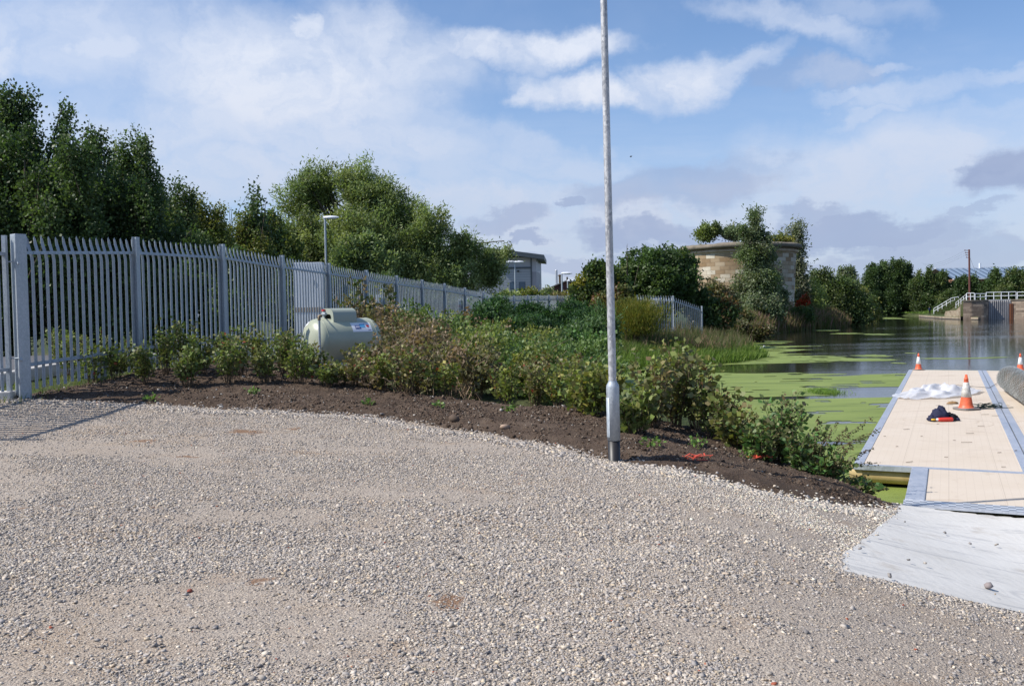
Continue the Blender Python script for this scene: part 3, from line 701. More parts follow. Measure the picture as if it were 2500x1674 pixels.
hedge('roadside_hedge', 'green hedge below the big willow seen through the far palings', [(620, 640, 80), (720, 640, 90), (830, 650, 90), (940, 660, 90), (1040, 680, 80), (1120, 700, 70)], 44, 122, HDG, 6000, leaf=.13)
hedge('fence_hedge', 'low dark hedge directly behind the far palings', [(880, 700, 60, 32), (940, 705, 50, 35), (1000, 710, 50, 39), (1060, 715, 46, 42), (1110, 722, 36, 45), (1160, 726, 36, 48), (1210, 732, 30, 52), (1250, 734, 30, 56), (1300, 732, 30, 60), (1350, 732, 30, 66), (1400, 730, 30, 72)], 40, 123, DRK, 6500, leaf=.12)

# big willow
WL = [lobe(*a) for a in ((740, 470, 56, 80, 75), (790, 440, 57, 60, 60), (885, 450, 56, 85, 75), (960, 520, 56, 85, 90), (1040, 560, 55, 85, 85), (860, 580, 54, 130, 110), (740, 590, 54, 90, 100), (1000, 640, 55, 130, 75),
                         (1120, 610, 56, 60, 60), (1190, 640, 57, 48, 55), (1090, 680, 55, 110, 50), (1235, 600, 58, 22, 26), (680, 560, 55, 50, 60), (700, 660, 54, 90, 60))]
plant('willow_tree', 'huge rounded willow standing behind the middle of the palisade fence', 'tree', foot(930, 56), WL, 131, .45, nl=34, twigs=120, nclump=520, nshoot=11500, nleaf=15, leaf=.22, width=.15, pal=WIL+[(.07, .085, .025)], shoot=1.3, up=.9, out=.8, rnd=.35, lspread=.14, spread=.27)
plant('willow_bush', 'pale green sallow bush in front of the big willow', 'bush', foot(880, 48), [lobe(860, 620, 48, 60, 50), lobe(900, 590, 48, 36, 34), lobe(910, 640, 48, 60, 40)], 132, .12, nl=12, nclump=60, nshoot=1100, nleaf=13, leaf=.2, width=.2, pal=WIL, shoot=.8, up=.9, lspread=.12, spread=.34)
plant('scrub_bush', 'yellow green scrub bush at the left foot of the big willow', 'bush', foot(670, 46), [lobe(650, 560, 46, 44, 60), lobe(690, 610, 46, 50, 60), lobe(620, 610, 46, 50, 50)], 133, .12, nl=12, nclump=70, nshoot=1300, nleaf=13, leaf=.15, width=.33, pal=OLV+HDG, shoot=.7, up=.8, lspread=.12, spread=.3)
# bushes in front of the far buildings
for i, (lab, px, py, hw, hh, Y, pal) in enumerate([
        ('feathery bright green bush just left of the lamp post before the grey building', 1240, 728, 34, 14, 72, WIL), ('yellow green bush beside the base of the grey building', 1290, 722, 34, 16, 80, OLV),
        ('drab grey green bush between the grey building and the brown shed', 1335, 722, 26, 16, 82, BIR), ('tawny bush in front of the brown shed', 1362, 730, 24, 12, 78, [(.12, .10, .045), (.09, .09, .035)]),
        ('yellow autumn bush right of the brown shed', 1424, 714, 28, 22, 66, [(.17, .15, .03), (.12, .13, .03), (.2, .15, .04)])]):
    plant('garden_bush', lab, 'bush', foot(px, Y), [lobe(px, py, Y, hw, hh), lobe(px+hw*.5, py+8, Y, hw*.7, hh*.8)], 140+i, .08, crown_name='foliage', trunk_name='stems', nl=8, nclump=40, nshoot=520, nleaf=11, leaf=.26, width=.28, pal=pal, shoot=.8, up=.8, lspread=.2, spread=.34)
plant('round_bush', 'broad dome shaped dark green bush left of the stone tower', 'bush', foot(1610, 60), [lobe(1600, 680, 60, 105, 86), lobe(1650, 670, 61, 70, 78), lobe(1540, 690, 60, 70, 66), lobe(1690, 720, 60, 40, 50)], 151, .2, crown_name='foliage', trunk_name='stems', nl=20, nclump=180, nshoot=3600, nleaf=13, leaf=.22, width=.3, pal=DRK+[(.045, .075, .022)], shoot=.8, up=.75, lspread=.13, spread=.24)
plant('elder_bush', 'green bush with yellowing top just behind the steel lamp column', 'bush', foot(1450, 56), [lobe(1460, 662, 56, 34, 26), lobe(1440, 700, 56, 50, 34), lobe(1490, 690, 57, 50, 50), lobe(1420, 722, 56, 36, 18)], 152, .14, crown_name='foliage', trunk_name='stems', nl=14, nclump=110, nshoot=1900, nleaf=12, leaf=.2, width=.36, pal=DRK+HDG+[(.14, .13, .02)], shoot=.6, up=.4, lspread=.14, spread=.28)
plant('sapling', 'thin leafy sapling poking above the left shoulder of the dome shaped bush', 'sapling', foot(1532, 57), [lobe(1532, 600, 57, 7, 18), lobe(1545, 612, 57, 14, 12), lobe(1570, 606, 57, 4, 12)], 153, .05, nl=5, nclump=9, nshoot=15, nleaf=8, leaf=.17, width=.35, pal=DRK, shoot=.5, up=.8, lspread=.1)
plant('copper_shrub', 'reddish brown shrub low behind the steel lamp column', 'bush', foot(1480, 50), [lobe(1490, 735, 50, 44, 32), lobe(1520, 715, 50, 22, 24)], 154, .07, crown_name='foliage', trunk_name='stems', nl=9, nclump=50, nshoot=700, nleaf=12, leaf=.15, width=.4, pal=[(.11, .055, .025), (.09, .07, .025), (.06, .07, .025)], shoot=.5, up=.6, lspread=.12)
plant('hawthorn_tree', 'spiky brownish hawthorn against the left foot of the stone tower', 'tree', foot(1745, 66), [lobe(1740, 712, 66, 48, 40), lobe(1720, 760, 66, 56, 40), lobe(1775, 740, 66, 34, 36)], 155, .12, nl=18, twigs=60, nclump=80, nshoot=1000, nleaf=11, leaf=.2, width=.36, pal=[(.075, .07, .03), (.06, .075, .028), (.10, .08, .04)], shoot=1.2, up=.5, out=1.1, lspread=.14, spread=.32)
plant('birch_tree', 'tall silver birch growing against the front of the stone tower', 'tree', foot(1845, 95), [lobe(1843, 528, 95, 11, 26), lobe(1841, 566, 95, 30, 26), lobe(1812, 556, 95, 7, 20), lobe(1866, 580, 95, 14, 18), lobe(1845, 620, 95, 58, 44), lobe(1850, 680, 95, 64, 50), lobe(1845, 735, 95, 80, 44), lobe(1900, 730, 95, 34, 50), lobe(1810, 750, 95, 40, 36)], 156, .2, nl=26, twigs=60, nclump=120, nshoot=4000, nleaf=14, leaf=.26, width=.24, pal=BIR+[(.06, .085, .03), (.10, .12, .06)], shoot=1.15, up=-.1, out=.8, hang=.75, lspread=.13, spread=.36)
plant('birch_tree', 'slender weeping birch rising behind the right edge of the stone tower', 'tree', foot(1950, 113), [lobe(1945, 560, 113, 12, 22), lobe(1947, 600, 113, 20, 30), lobe(1948, 650, 113, 24, 40), lobe(1955, 710, 113, 26, 50), lobe(1918, 582, 113, 14, 12)], 157, .16, nl=16, twigs=30, nclump=80, nshoot=1300, nleaf=12, leaf=.32, width=.22, pal=[(.11, .12, .08), (.08, .10, .05), (.13, .13, .09)], shoot=1.4, up=-.2, out=.6, hang=.9, lspread=.18, spread=.3)
for i, (lab, px, py, hw, hh, pal) in enumerate([('bright green bush growing on the left of the stone tower top', 1722, 568, 32, 22, [(.10, .125, .03), (.085, .11, .03)]), ('grey green bush on the tower top left of the birch', 1785, 566, 34, 20, BIR),
        ('low yellow green plants on the tower top right of the birch', 1895, 586, 40, 10, OLV), ('taller sprig on the tower top beside the bright green bush', 1748, 556, 10, 20, HDG)]):
    plant('rooftop_bush', lab, 'bush', (at(px, py+16, 104).x, 104.0, at(px, py+16, 104).z), [lobe(px, py, 104, hw, hh, 1.4)], 160+i, .05, crown_name='foliage', trunk_name='stems', nl=6, nclump=26, nshoot=int(hw*9), nleaf=11, leaf=.26, width=.3, pal=pal, shoot=.6, up=.7, lspread=.16)
plant('scarlet_bush', 'scarlet leaved bush beside the right foot of the stone tower', 'bush', foot(1962, 110), [lobe(1962, 740, 110, 13, 20), lobe(1950, 752, 110, 12, 10)], 170, .05, crown_name='foliage', trunk_name='stems', nl=6, nclump=16, nshoot=260, nleaf=11, leaf=.28, width=.3, pal=[(.26, .03, .012), (.20, .035, .012), (.12, .045, .015)], shoot=.6, up=.2, lspread=.16)
plant('weeping_willow', 'small pale weeping willow on the river bank right of the scarlet bush', 'tree', foot(1990, 113), [lobe(1990, 730, 113, 17, 20), lobe(1994, 755, 113, 20, 20)], 171, .08, nl=6, nclump=30, nshoot=600, nleaf=12, leaf=.36, width=.14, pal=[(.16, .19, .06), (.13, .16, .05)], shoot=1.4, up=-.9, out=.4, hang=.8, lspread=.14)
FAR = [
    ('bushy dark trees on the left river bank beyond the weeping willow', [(2010, 700, 40, 50), (2050, 720, 50, 50), (2090, 740, 40, 40), (2030, 755, 60, 34)], 122, HDG),
    ('pointed grey green tree just right of the slender birch', [(1985, 680, 18, 30), (2008, 690, 14, 24), (1975, 710, 22, 24)], 125, BIR),
    ('pair of pale upright trees standing above the bank trees', [(2058, 668, 12, 24), (2078, 668, 11, 26), (2066, 690, 24, 20)], 150, BIR),
    ('lower olive tree leaning over the water on the left bank', [(2090, 715, 40, 34), (2110, 745, 34, 34), (2130, 755, 18, 22)], 145, OLV+HDG),
    ('group of tall dark green trees closing the river view', [(2130, 680, 28, 44), (2160, 668, 22, 44), (2190, 672, 30, 50), (2215, 680, 18, 44), (2170, 725, 60, 44), (2150, 755, 40, 14), (2215, 740, 24, 30)], 222, DRK),
    ('slightly paler big tree right of the tall dark group', [(2260, 685, 28, 44), (2290, 692, 30, 40), (2240, 700, 18, 40), (2270, 735, 50, 36), (2320, 700, 20, 24)], 215, HDG),
    ('dark shrubs on the embankment between the two white railings', [(2330, 716, 28, 18), (2360, 706, 28, 16), (2310, 736, 30, 18)], 200, HDG),
    ('pointed dark shrub right of the utility pole', [(2375, 700, 20, 34), (2350, 690, 18, 22)], 190, DRK),
    ('dark pointed tree before the ribbed roof', [(2430, 680, 20, 34), (2420, 700, 30, 24), (2440, 705, 26, 20)], 185, DRK),
    ('dense dark bushes above the lock wall at the right edge', [(2480, 680, 34, 32), (2520, 670, 40, 40), (2465, 705, 40, 18), (2530, 705, 40, 20)], 180, HDG)]
for i, (lab, lb, Y, pal) in enumerate(FAR):
    L = [lobe(a, b, Y, c, d) for a, b, c, d in lb]; A = sum(c*d for _, _, c, d in lb)
    plant('riverside_tree', lab, 'tree', foot(lb[0][0], Y), L, 180+i, .22, group='trees along the far river banks', nl=12, nclump=int(40+A/40), nshoot=int(400+A*.7), nleaf=13, leaf=.0016*Y+.08, width=.3, pal=pal, shoot=2.2, up=1.5, out=.6, lspread=.22, spread=.24)
# bank scrub left of the river
BK = [('dark scrub along the water below the stone tower', [(1780, 768, 50, 22), (1815, 772, 30, 16), (1740, 786, 40, 22)], 80, HDG+[(.09, .07, .03)]),
      ('dark bank shrubs right of the second steel fence', [(1740, 770, 40, 44), (1770, 760, 30, 40)], 60, DRK+[(.10, .06, .03)]),
      ('shrubs under the right edge of the stone tower', [(1930, 762, 30, 24), (1900, 762, 40, 24), (1965, 765, 26, 20), (1870, 768, 40, 22)], 103, DRK),
      ('rusty brown bank plants beside the reeds', [(1800, 800, 40, 18), (1850, 806, 40, 12)], 70, [(.09, .06, .035), (.06, .06, .03), (.05, .055, .02)])]
for i, (lab, lb, Y, pal) in enumerate(BK):
    plant('bank_shrub', lab, 'bush', foot(lb[0][0], Y), [lobe(a, b, Y, c, d) for a, b, c, d in lb], 200+i, .07, crown_name='foliage', trunk_name='stems', group='shrubs on the left river bank', nl=10, nclump=70, nshoot=1300, nleaf=12, leaf=.2, width=.3, pal=pal, shoot=.7, up=.8, lspread=.15, spread=.3)

# blades: grass, reeds, broom
def blades(name, P, h, w, pal, rng, lean=.3, mat=None, tipcol=None, tips=None):
    n = len(P); D = unit(np.stack([rng.normal(0, lean, n), rng.normal(0, lean, n), np.ones(n)], 1)); S = unit(np.cross(D, rng.normal(0, 1, (n, 3)))); h = h[:, None]; w = w[:, None]
    B = unit(D+np.stack([rng.normal(0, lean*1.4, n), rng.normal(0, lean*1.4, n), np.full(n, -.15)], 1))
    m = P+D*h*.55; t = m+B*h*.5
    V = np.stack([P-S*w, P+S*w, m+S*w*.8, m-S*w*.8, t], 1).reshape(-1, 3); i = np.arange(n)*5
    pal = np.array(pal); c = pal[rng.integers(0, len(pal), n)]*rng.uniform(.75, 1.25, (n, 1)); cc = np.repeat(c[:, None], 5, 1)
    if tipcol is not None:
        k = rng.uniform(0, 1, n) < tips; cc[k, 2:] = np.array(tipcol)
    return V, [np.stack([i, i+1, i+2, i+3], 1), np.stack([i+3, i+2, i+4], 1)], cc.reshape(-1, 3)
def field(name, label, cat, f, x0, x1, y0, y1, n, h, w, pal, seed, lean=.3, tipcol=None, tips=0):
    rng = np.random.default_rng(seed); X = rng.uniform(x0, x1, n); Y = rng.uniform(y0, y1, n); v = f(X, Y); ok = v > rng.uniform(0, .3, n); X, Y, v = X[ok], Y[ok], v[ok]
    P = np.stack([X, Y, np.maximum(G(X, Y), WATER)], 1); hh = rng.uniform(h[0], h[1], len(X))*(.6+.6*fbm(X*.5, Y*.5, seed, 3))
    V, Fq, c = blades(name, P, hh, np.full(len(X), w)*rng.uniform(.6, 1.4, len(X)), pal, rng, lean, tipcol=tipcol, tips=tips)
    return tag(np_mesh(name, V, Fq, M_grass, col=c), label, cat, kind='stuff')
GRS = [(.12, .20, .03), (.15, .23, .04), (.09, .15, .03), (.19, .25, .06)]
fs = lambda X, Y: -sdist(X, Y, SHORE)+.5
field('marsh_grass', 'lush bright green grass on the low spit beside the duckweed', 'grass', lambda X, Y: np.minimum(fs(X, Y), (7.5-abs(fs(X, Y)-3))*.5), 1.5, 16, 38.5, 60, 62000, (.35, .75), .016, GRS, 211)
field('rough_grass', 'mixed green and brown grass around the second steel fence', 'grass', lambda X, Y: np.where((X > XF(Y)+2) & (-sdist(X, Y, SHORE) > 1.5), 1., -1.), 0, 16, 36, 74, 42000, (.4, .9), .018, [(.09, .12, .035), (.12, .11, .05), (.07, .11, .03), (.15, .12, .07)], 212)
field('willowherb', 'tall weeds with faded pink seed heads in front of the short palisade fence', 'weeds', lambda X, Y: np.minimum(-sdist(X, Y, SHORE)-.6, 1.), 6.5, 15, 46, 51, 9000, (.5, 1.15), .016, [(.10, .14, .04), (.09, .13, .04), (.15, .12, .07), (.08, .12, .035)], 218, .2, (.34, .20, .16), .2)
field('bank_weeds', 'brownish green weeds along the grass spit below the stone tower', 'weeds', lambda X, Y: np.minimum(-sdist(X, Y, SHORE)-.2, 1.), 9, 20, 50, 70, 16000, (.7, 1.4), .02, [(.10, .12, .04), (.13, .11, .05), (.08, .11, .03)], 219, .2, (.3, .22, .15), .2)
field('verge_grass', 'thin grass growing along the foot of the palisade fence', 'grass', lambda X, Y: np.where(abs(X-XF(Y)+.35) < .8, 1., -1.), -9, -1, 13.5, 40, 26000, (.06, .2), .006, [(.13, .18, .04), (.17, .19, .06)], 213)
field('bank_reeds', 'brown and green reeds with pinkish seed heads along the left bank', 'reeds', lambda X, Y: np.minimum(-sdist(X, Y, SHORE)+.3, 4.6+sdist(X, Y, SHORE)), 17, 46, 72, 122, 170000, (.9, 1.8), .06, [(.13, .13, .045), (.17, .145, .06), (.09, .12, .035), (.18, .14, .075)], 214, .16, (.30, .17, .15), .22)
field('far_grass', 'bright green mown grass on the far bank behind the fisherman', 'grass', lambda X, Y: np.minimum(-sdist(X, Y, SHORE), 1.), 76, 112, 196, 250, 30000, (.3, .6), .06, GRS, 215)
def weed_tuft():
    rng = np.random.default_rng(216); c = onz(2010, 957, WATER); n = 1500
    P = np.stack([c.x+rng.normal(0, .22, n), c.y+rng.normal(0, .35, n), np.full(n, WATER)], 1)
    V, Fq, cc = blades('t', P, rng.uniform(.05, .17, n), np.full(n, .006), [(.18, .30, .04), (.2, .3, .08)], rng, .5)
    tag(np_mesh('water_plant', V, Fq, M_grass, base=tuple(c), col=cc), 'small tuft of bright green water plant among the duckweed', 'plant')
weed_tuft()
def broom():
    rng = np.random.default_rng(217); root = empty('broom_bush', foot(1552, 47), 'fine stemmed yellow green broom bush right of the lamp column', 'bush')
    b = Vector(root.location); n = 15000; u = rng.normal(0, 1, (n, 3)); P0 = np.array([b.x, b.y, b.z])+np.stack([rng.normal(0, .42, n), rng.normal(0, .4, n), np.zeros(n)], 1)
    D = unit(np.stack([rng.normal(0, .30, n), rng.normal(0, .30, n), np.ones(n)], 1)); t = rng.uniform(.25, 1, n)**.8; L = 2.5*rng.uniform(.7, 1.05, n)
    P = P0+D*(t*L)[:, None]; pal = np.array([(.20, .19, .03), (.15, .17, .03), (.12, .15, .03), (.24, .20, .04)]); col = pal[rng.integers(0, 4, n)]*rng.uniform(.7, 1.2, (n, 1))
    V, Fq, c = leaves(P, unit(D+rng.normal(0, .18, (n, 3))), rng.uniform(.14, .3, n), np.full(n, .012), col, rng)
    np_mesh('foliage', V, Fq, M_leaf, root, col=c)
    mb = MB()
    for i in range(40): mb.tube([tuple(P0[i]), tuple(P0[i]+D[i]*1.4)], [.014, .004], 4, False)
    mb.build('stems', M_twig, root)
broom()

# ------------------------------------------------------------------ shrubs in the soil bed
BED = [(.085, .12, .03), (.11, .14, .035), (.065, .095, .03), (.14, .15, .04), (.13, .12, .06)]
BROWN = [(.13, .11, .055), (.10, .11, .04), (.16, .13, .06), (.12, .075, .04)]
YEL = [(.17, .17, .035), (.12, .15, .035), (.22, .19, .05)]
def shrub(name, label, base, h, r, seed, pal, leaf=.055, nst=16, nleaf=26, width=.42, group=None, lean=.25, cat='shrub', stemmat=None, mat=None, red=0.0, t0=.25):
    rng = np.random.default_rng(seed); root = empty(name, tuple(base), label, cat, group); b = np.array(base, float)
    mb = MB(); Ps = []; Ds = []; Cs = []
    pal = np.array(pal)*1.5
    for i in range(nst):
        a = rng.uniform(0, 2*math.pi); rr = rng.uniform(0, .3)*r; q = rng.uniform(.2, 1.0)
        s = b+np.array([math.cos(a)*rr, math.sin(a)*rr, -.03]); hh = h*rng.uniform(.6, 1.08)
        e = b+np.array([math.cos(a)*r*q, math.sin(a)*r*q, hh]); mid = s*.5+e*.5+np.array([0, 0, hh*.12])+rng.normal(0, .03, 3)
        mb.tube([tuple(s), tuple(mid), tuple(e)], [.006, .0045, .002], 4, False)
        k = int(nleaf*rng.uniform(.7, 1.3)); t = rng.uniform(t0, 1.03, k)[:, None]
        P = (1-t)**2*s+2*t*(1-t)*mid+t*t*e; d = unit((e-s)[None]+rng.normal(0, .02, (k, 3))); side = unit(np.stack([rng.normal(0, 1, k), rng.normal(0, 1, k), rng.uniform(-.1, .9, k)], 1))
        P = P+side*rng.uniform(0, .075, (k, 1)); c0 = pal[rng.integers(0, len(pal))]
        Ps.append(P); Ds.append(unit(side+d*.4)); Cs.append(np.clip((c0*.6+pal[rng.integers(0, len(pal), k)]*.4)*rng.uniform(.65, 1.4, (k, 1)), 0, .6))
    P = np.concatenate(Ps); D = np.concatenate(Ds); col = np.concatenate(Cs)
    if red:
        k = rng.uniform(0, 1, len(P)) < red; col[k] = (.30, .07, .04)
    Ls = leaf*rng.uniform(.6, 1.35, len(P)); V, Fq, c = leaves(P, D, Ls, Ls*width, col, rng, fold=.25, droop=.25)
    np_mesh('foliage', V, Fq, mat or M_gloss, root, col=c); mb.build('stems', stemmat or M_twig, root); return root
ORD = ['first', 'second', 'third', 'fourth', 'fifth', 'sixth', 'seventh', 'eighth', 'ninth', 'tenth', 'eleventh', 'twelfth', 'thirteenth', 'fourteenth', 'fifteenth', 'sixteenth', 'seventeenth', 'eighteenth', 'nineteenth', 'twentieth']
rr = np.random.default_rng(301)
ROWS = [('front', [(228, 936), (352, 948), (470, 955), (548, 950), (640, 950), (735, 956), (795, 962), (855, 958), (930, 966), (1000, 980), (1082, 985), (1160, 972), (1235, 990), (1300, 985), (1352, 996), (1420, 985)], .62),
        ('middle', [(170, 922), (290, 925), (410, 930), (500, 932), (600, 932), (690, 935), (770, 940), (890, 940), (970, 948), (1045, 958), (1130, 960), (1200, 965), (1275, 962), (1390, 965)], .66),
        ('back', [(150, 905), (235, 905), (330, 908), (440, 912), (540, 912), (630, 914), (715, 918), (1010, 930), (1090, 938), (1170, 944), (1250, 948), (1330, 950), (1410, 950)], .7)]
sd_ = 400
for row, pts, h in ROWS:
    for i, (px, py) in enumerate(pts):
        p = onground(px+rr.uniform(-11, 11), py+rr.uniform(-4, 4)); hh = h*rr.uniform(.75, 1.18)*(.8 if 750 < px < 940 else 1.0)*(1.1 if 350 < px < 720 else 1.0)
        right = px > 800; pal = BED if not right else (BED+BROWN if i % 2 else BED+YEL)
        look = 'leafy green' if not right else ('browning' if i % 2 else 'yellowing')
        z = float(Hsoil(np.array(p.x), np.array(p.y))) if float(f_soil(np.array([p.x]), np.array([p.y]))[0]) > 0 else gz(p.x, p.y)
        shrub('young_shrub', f'{look} young shrub, {ORD[i]} from the left in the {row} row of the soil bed', (p.x, p.y, z), hh, rr.uniform(.26, .36), sd_, pal, .062, 15, 38, .42, 'young shrubs planted in the soil bed', red=.02 if right else .008)
        sd_ += 1
# tall shrubs between the lamp column and the river
TALL = [(1470, 13.4, 895, .5, BED+YEL, 'yellowing bramble just left of the lamp column base'), (1590, 12.8, 872, .45, BED+BROWN, 'tall bushy bramble right of the lamp column'), (1640, 13.4, 845, .42, BED+BROWN, 'tallest bramble between the lamp column and the duckweed'),
        (1700, 13.4, 885, .42, BROWN+BED, 'open browning bramble with duckweed showing through'), (1545, 11.7, 950, .34, BED, 'low green bramble right against the lamp column'), (1750, 12.9, 950, .4, BROWN+BED, 'brown tinged bramble leaning to the river'),
        (1800, 12.3, 1010, .38, BED+BROWN, 'low bramble at the edge of the soil left of the nettles'), (1420, 13.6, 900, .5, YEL+BED, 'yellow leaved bramble two steps left of the lamp column')]
def hb(x, y): return float(Hsoil(np.array(x), np.array(y))) if float(f_soil(np.array([x]), np.array([y]))[0]) > 0 else gz(x, y)
for i, (px, Y, top, r, pal, lab) in enumerate(TALL):
    e = at(px, top, Y); z = hb(e.x, Y); shrub('bramble_bush', lab, (e.x, Y, z), e.z-z, r, 500+i, pal, .085, 24, 32 if i != 3 else 20, .45, 'brambles beside the lamp column', t0=.12, stemmat=M_dead if i in (3,) else None)
NET = [(1905, 11.9, 965, .36, 'dark leafy nettle clump at the water edge beside the soil'), (1860, 11.7, 1040, .34, 'bushy green nettles left of the tall dark nettle clump'), (1960, 11.5, 1055, .34, 'low green nettles on the bank edge'), (2020, 11.3, 1120, .32, 'low weeds at the corner of the bank near the pontoon'), (2100, 11.15, 1185, .3, 'small creeping weeds beside the ramp plate')]
for i, (px, Y, top, r, lab) in enumerate(NET):
    e = at(px, top, Y); z = hb(e.x, Y); shrub('nettle_clump', lab, (e.x, Y, z), e.z-z, r, 520+i, [(.05, .11, .03), (.07, .13, .035), (.10, .12, .045), (.12, .09, .05)], .07, 26, 34, .36, 'nettles on the bank edge', t0=.05)
def dock():
    """arching seed stems over the water"""
    e_ = at(2005, 1150, 11.5); p = Vector((e_.x, 11.5, gz(e_.x, 11.5))); root = empty('dock_plant', tuple(p), 'arching dock stems with brown seeds hanging over the duckweed', 'plant'); rng = np.random.default_rng(530); mb = MB(); Ps = []; Ds = []
    for (px, py) in [(2128, 1020), (2110, 1060), (2066, 1045), (2045, 1035), (2142, 1050), (2085, 1090), (2120, 1170), (2140, 1130), (2020, 1045), (2000, 1020), (2130, 1095)]:
        e = at(px, py, p.y+rng.uniform(-.4, .4)); s = Vector(p)+Vector((rng.uniform(-.15, .15), rng.uniform(-.1, .1), -.02)); mid = s.lerp(e, .55)+Vector((-.05, 0, .10)); mb.tube([s, mid, e], [.006, .004, .002], 4, False)
        k = 90; t = rng.uniform(.3, 1.02, k)[:, None]; P = (1-t)**2*np.array(s)+2*t*(1-t)*np.array(mid)+t*t*np.array(e); Ps.append(P+rng.normal(0, .014, P.shape)); Ds.append(unit(rng.normal(0, 1, (k, 3))+np.array([0, 0, -.4])))
    P = np.concatenate(Ps); D = np.concatenate(Ds); pal = np.array([(.11, .10, .045), (.13, .08, .045), (.08, .10, .035)]); col = pal[rng.integers(0, 3, len(P))]
    V, Fq, c = leaves(P, D, rng.uniform(.02, .045, len(P)), rng.uniform(.008, .014, len(P)), col, rng); np_mesh('seeds', V, Fq, M_gloss, root, col=c); mb.build('stems', M_twig, root)
dock()
SEED = [(1570, 985+50, .12), (1592, 1112, .16), (1700, 1120, .2), (1822, 1138, .14), (1800, 1085, .1), (1070, 1012, .1), (1246, 1022, .1), (900, 1003, .08), (620, 975, .09), (370, 985, .07)]
for i, (px, py, h) in enumerate(SEED):
    h *= .75; p = onground(px, py); where = ['beside the white peg', 'in the shadow right of the lamp column', 'above the scrap of orange netting', 'near the torn orange netting by the pale chippings', 'below the brown tinged bramble', 'in bare soil below the ninth shrub', 'in bare soil left of the lamp column',
                                     'on bare soil below the gas tank', 'on the soil below the second fence post', 'by the edge of the chippings at the left'][i]
    shrub('weed_seedling', f'tiny green weed seedling {where}', (p.x, p.y, float(Hsoil(np.array(p.x), np.array(p.y)))), h, h*.9, 540+i, [(.08, .14, .03), (.10, .16, .04)], .05, 7, 6, .4, 'weed seedlings on the bare soil', cat='weed')

# tangle behind the soil bed
def thicket():
    rng = np.random.default_rng(600); L = []; cols = []
    for y in np.arange(15.8, 37, 1.35):
        for x in np.arange(-8, 4.4, 1.25):
            X, Y = x+rng.uniform(-.4, .4), y+rng.uniform(-.4, .4)
            if X < float(XF(Y))+.8 or X > .104*Y or -float(sdist(np.array([X]), np.array([Y]), SHORE)[0]) < .4: continue
            if math.hypot((X+3.7)/1.5, (Y-19.8)/1.6) < 1 or (Y < 19.5 and X < -2.4): continue
            px = 1250+X/Y*F
            if px < 930 and Y < 22: continue
            top = np.interp(px, [700, 930, 980, 1100, 1200, 1300, 1400, 1500, 1600], [2.0, 2.3, 2.2, 2.0, 1.65, 1.4, 1.25, 1.1, .7])
            top = 1.65-(1.65-top)-rng.uniform(0, .35)-(.55 if Y < 18 else .25 if Y < 21 else 0)
            g0 = gz(X, Y); h = max(top-g0, .45)/2; L.append((X, Y, g0+h*.95, .85, .85, h))
    L = np.array(L); parts = []
    n = len(L); zone = fbm(L[:, 0]*.45+2, L[:, 1]*.35, 77, 3)
    pals = [[(.065, .095, .028), (.09, .12, .035), (.11, .12, .04)], [(.10, .12, .035), (.14, .15, .04), (.085, .10, .03)], [(.10, .075, .045), (.13, .09, .055), (.08, .075, .035)], [(.055, .09, .03), (.075, .11, .035)]]
    Vs = []; Fs = []; Cs = []; o = 0; mb = MB()
    for i in range(n):
        px = 1250+L[i, 0]/L[i, 1]*F; z = zone[i]; pi = 2 if (z > .56 and px < 1250) or (930 < px < 1020 and L[i, 1] < 25) else (1 if z > .5 else 0 if z > .42 else 3)
        ns = 95 if L[i, 1] < 24 else 70; V, Fq, c, (E, D, ln) = crown([tuple(L[i])], rng=rng, nclump=12, nshoot=ns, nleaf=13, leaf=.075 if L[i, 1] < 26 else .10, width=.38, pal=pals[pi], shoot=.38, up=.5, out=.9, rnd=.5, lspread=.045, spread=.42)
        Vs.append(V); Fs.append(Fq+o); Cs.append(c); o += len(V)
        for k in rng.integers(0, len(E), 7 if pi != 2 else 34):
            e = Vector(E[k]); s = Vector((L[i, 0]+rng.normal(0, .25), L[i, 1]+rng.normal(0, .25), L[i, 2]-L[i, 5])); mid = s.lerp(e, .6)+Vector((rng.normal(0, .1), rng.normal(0, .1), .1)); mb.tube([s, mid, e], [.008, .006, .003], 3, False)
    root = empty('bramble_thicket', (0, 24, gz(0, 24)), 'tangled thicket of brambles and dead stems filling the ground between soil bed and fence', 'thicket'); root['kind'] = 'stuff'
    np_mesh('foliage', np.concatenate(Vs), np.concatenate(Fs), M_leaf, root, col=np.concatenate(Cs)); mb.build('stems', M_dead, root)
thicket()
def deadpile():
    rng = np.random.default_rng(610); b = foot(990, 19.2); root = empty('dead_bramble_pile', b, 'heap of bare brown dead stems right of the gas tank', 'brushwood'); mb = MB()
    for i in range(420):
        a = rng.uniform(0, 2*math.pi); r = rng.uniform(0, 1)**.5; s = Vector(b)+Vector((math.cos(a)*r*1.0, math.sin(a)*r*.8, .03)); e = s+Vector((rng.uniform(-.1, .9), rng.uniform(-.5, .5), rng.uniform(.1, .75)))
        mid = s.lerp(e, .5)+Vector((rng.normal(0, .06), rng.normal(0, .06), rng.uniform(.02, .2))); mb.tube([s, mid, e], [.008, .006, .003], 3, False)
    mb.build('stems', M_dead, root)
deadpile()
TS = [(880, 775, 690, 23, 'tall leafy shoot in front of the fence just above the gas tank hood'), (912, 790, 700, 23.5, 'second tall leafy shoot right of the gas tank hood'), (946, 790, 706, 24, 'tall shoot in front of the small red and white sign'), (852, 770, 735, 22.5, 'short leafy shoot touching the left of the tank hood')]
for i, (px, py, top, Y, lab) in enumerate(TS):
    b = foot(px, Y); e = at(px, top, Y); shrub('bramble_shoot', lab, b, e.z-b[2], .22, 620+i, BROWN+HDG, .09, 7, 46, .42, 'leafy shoots before the palings', t0=.3)
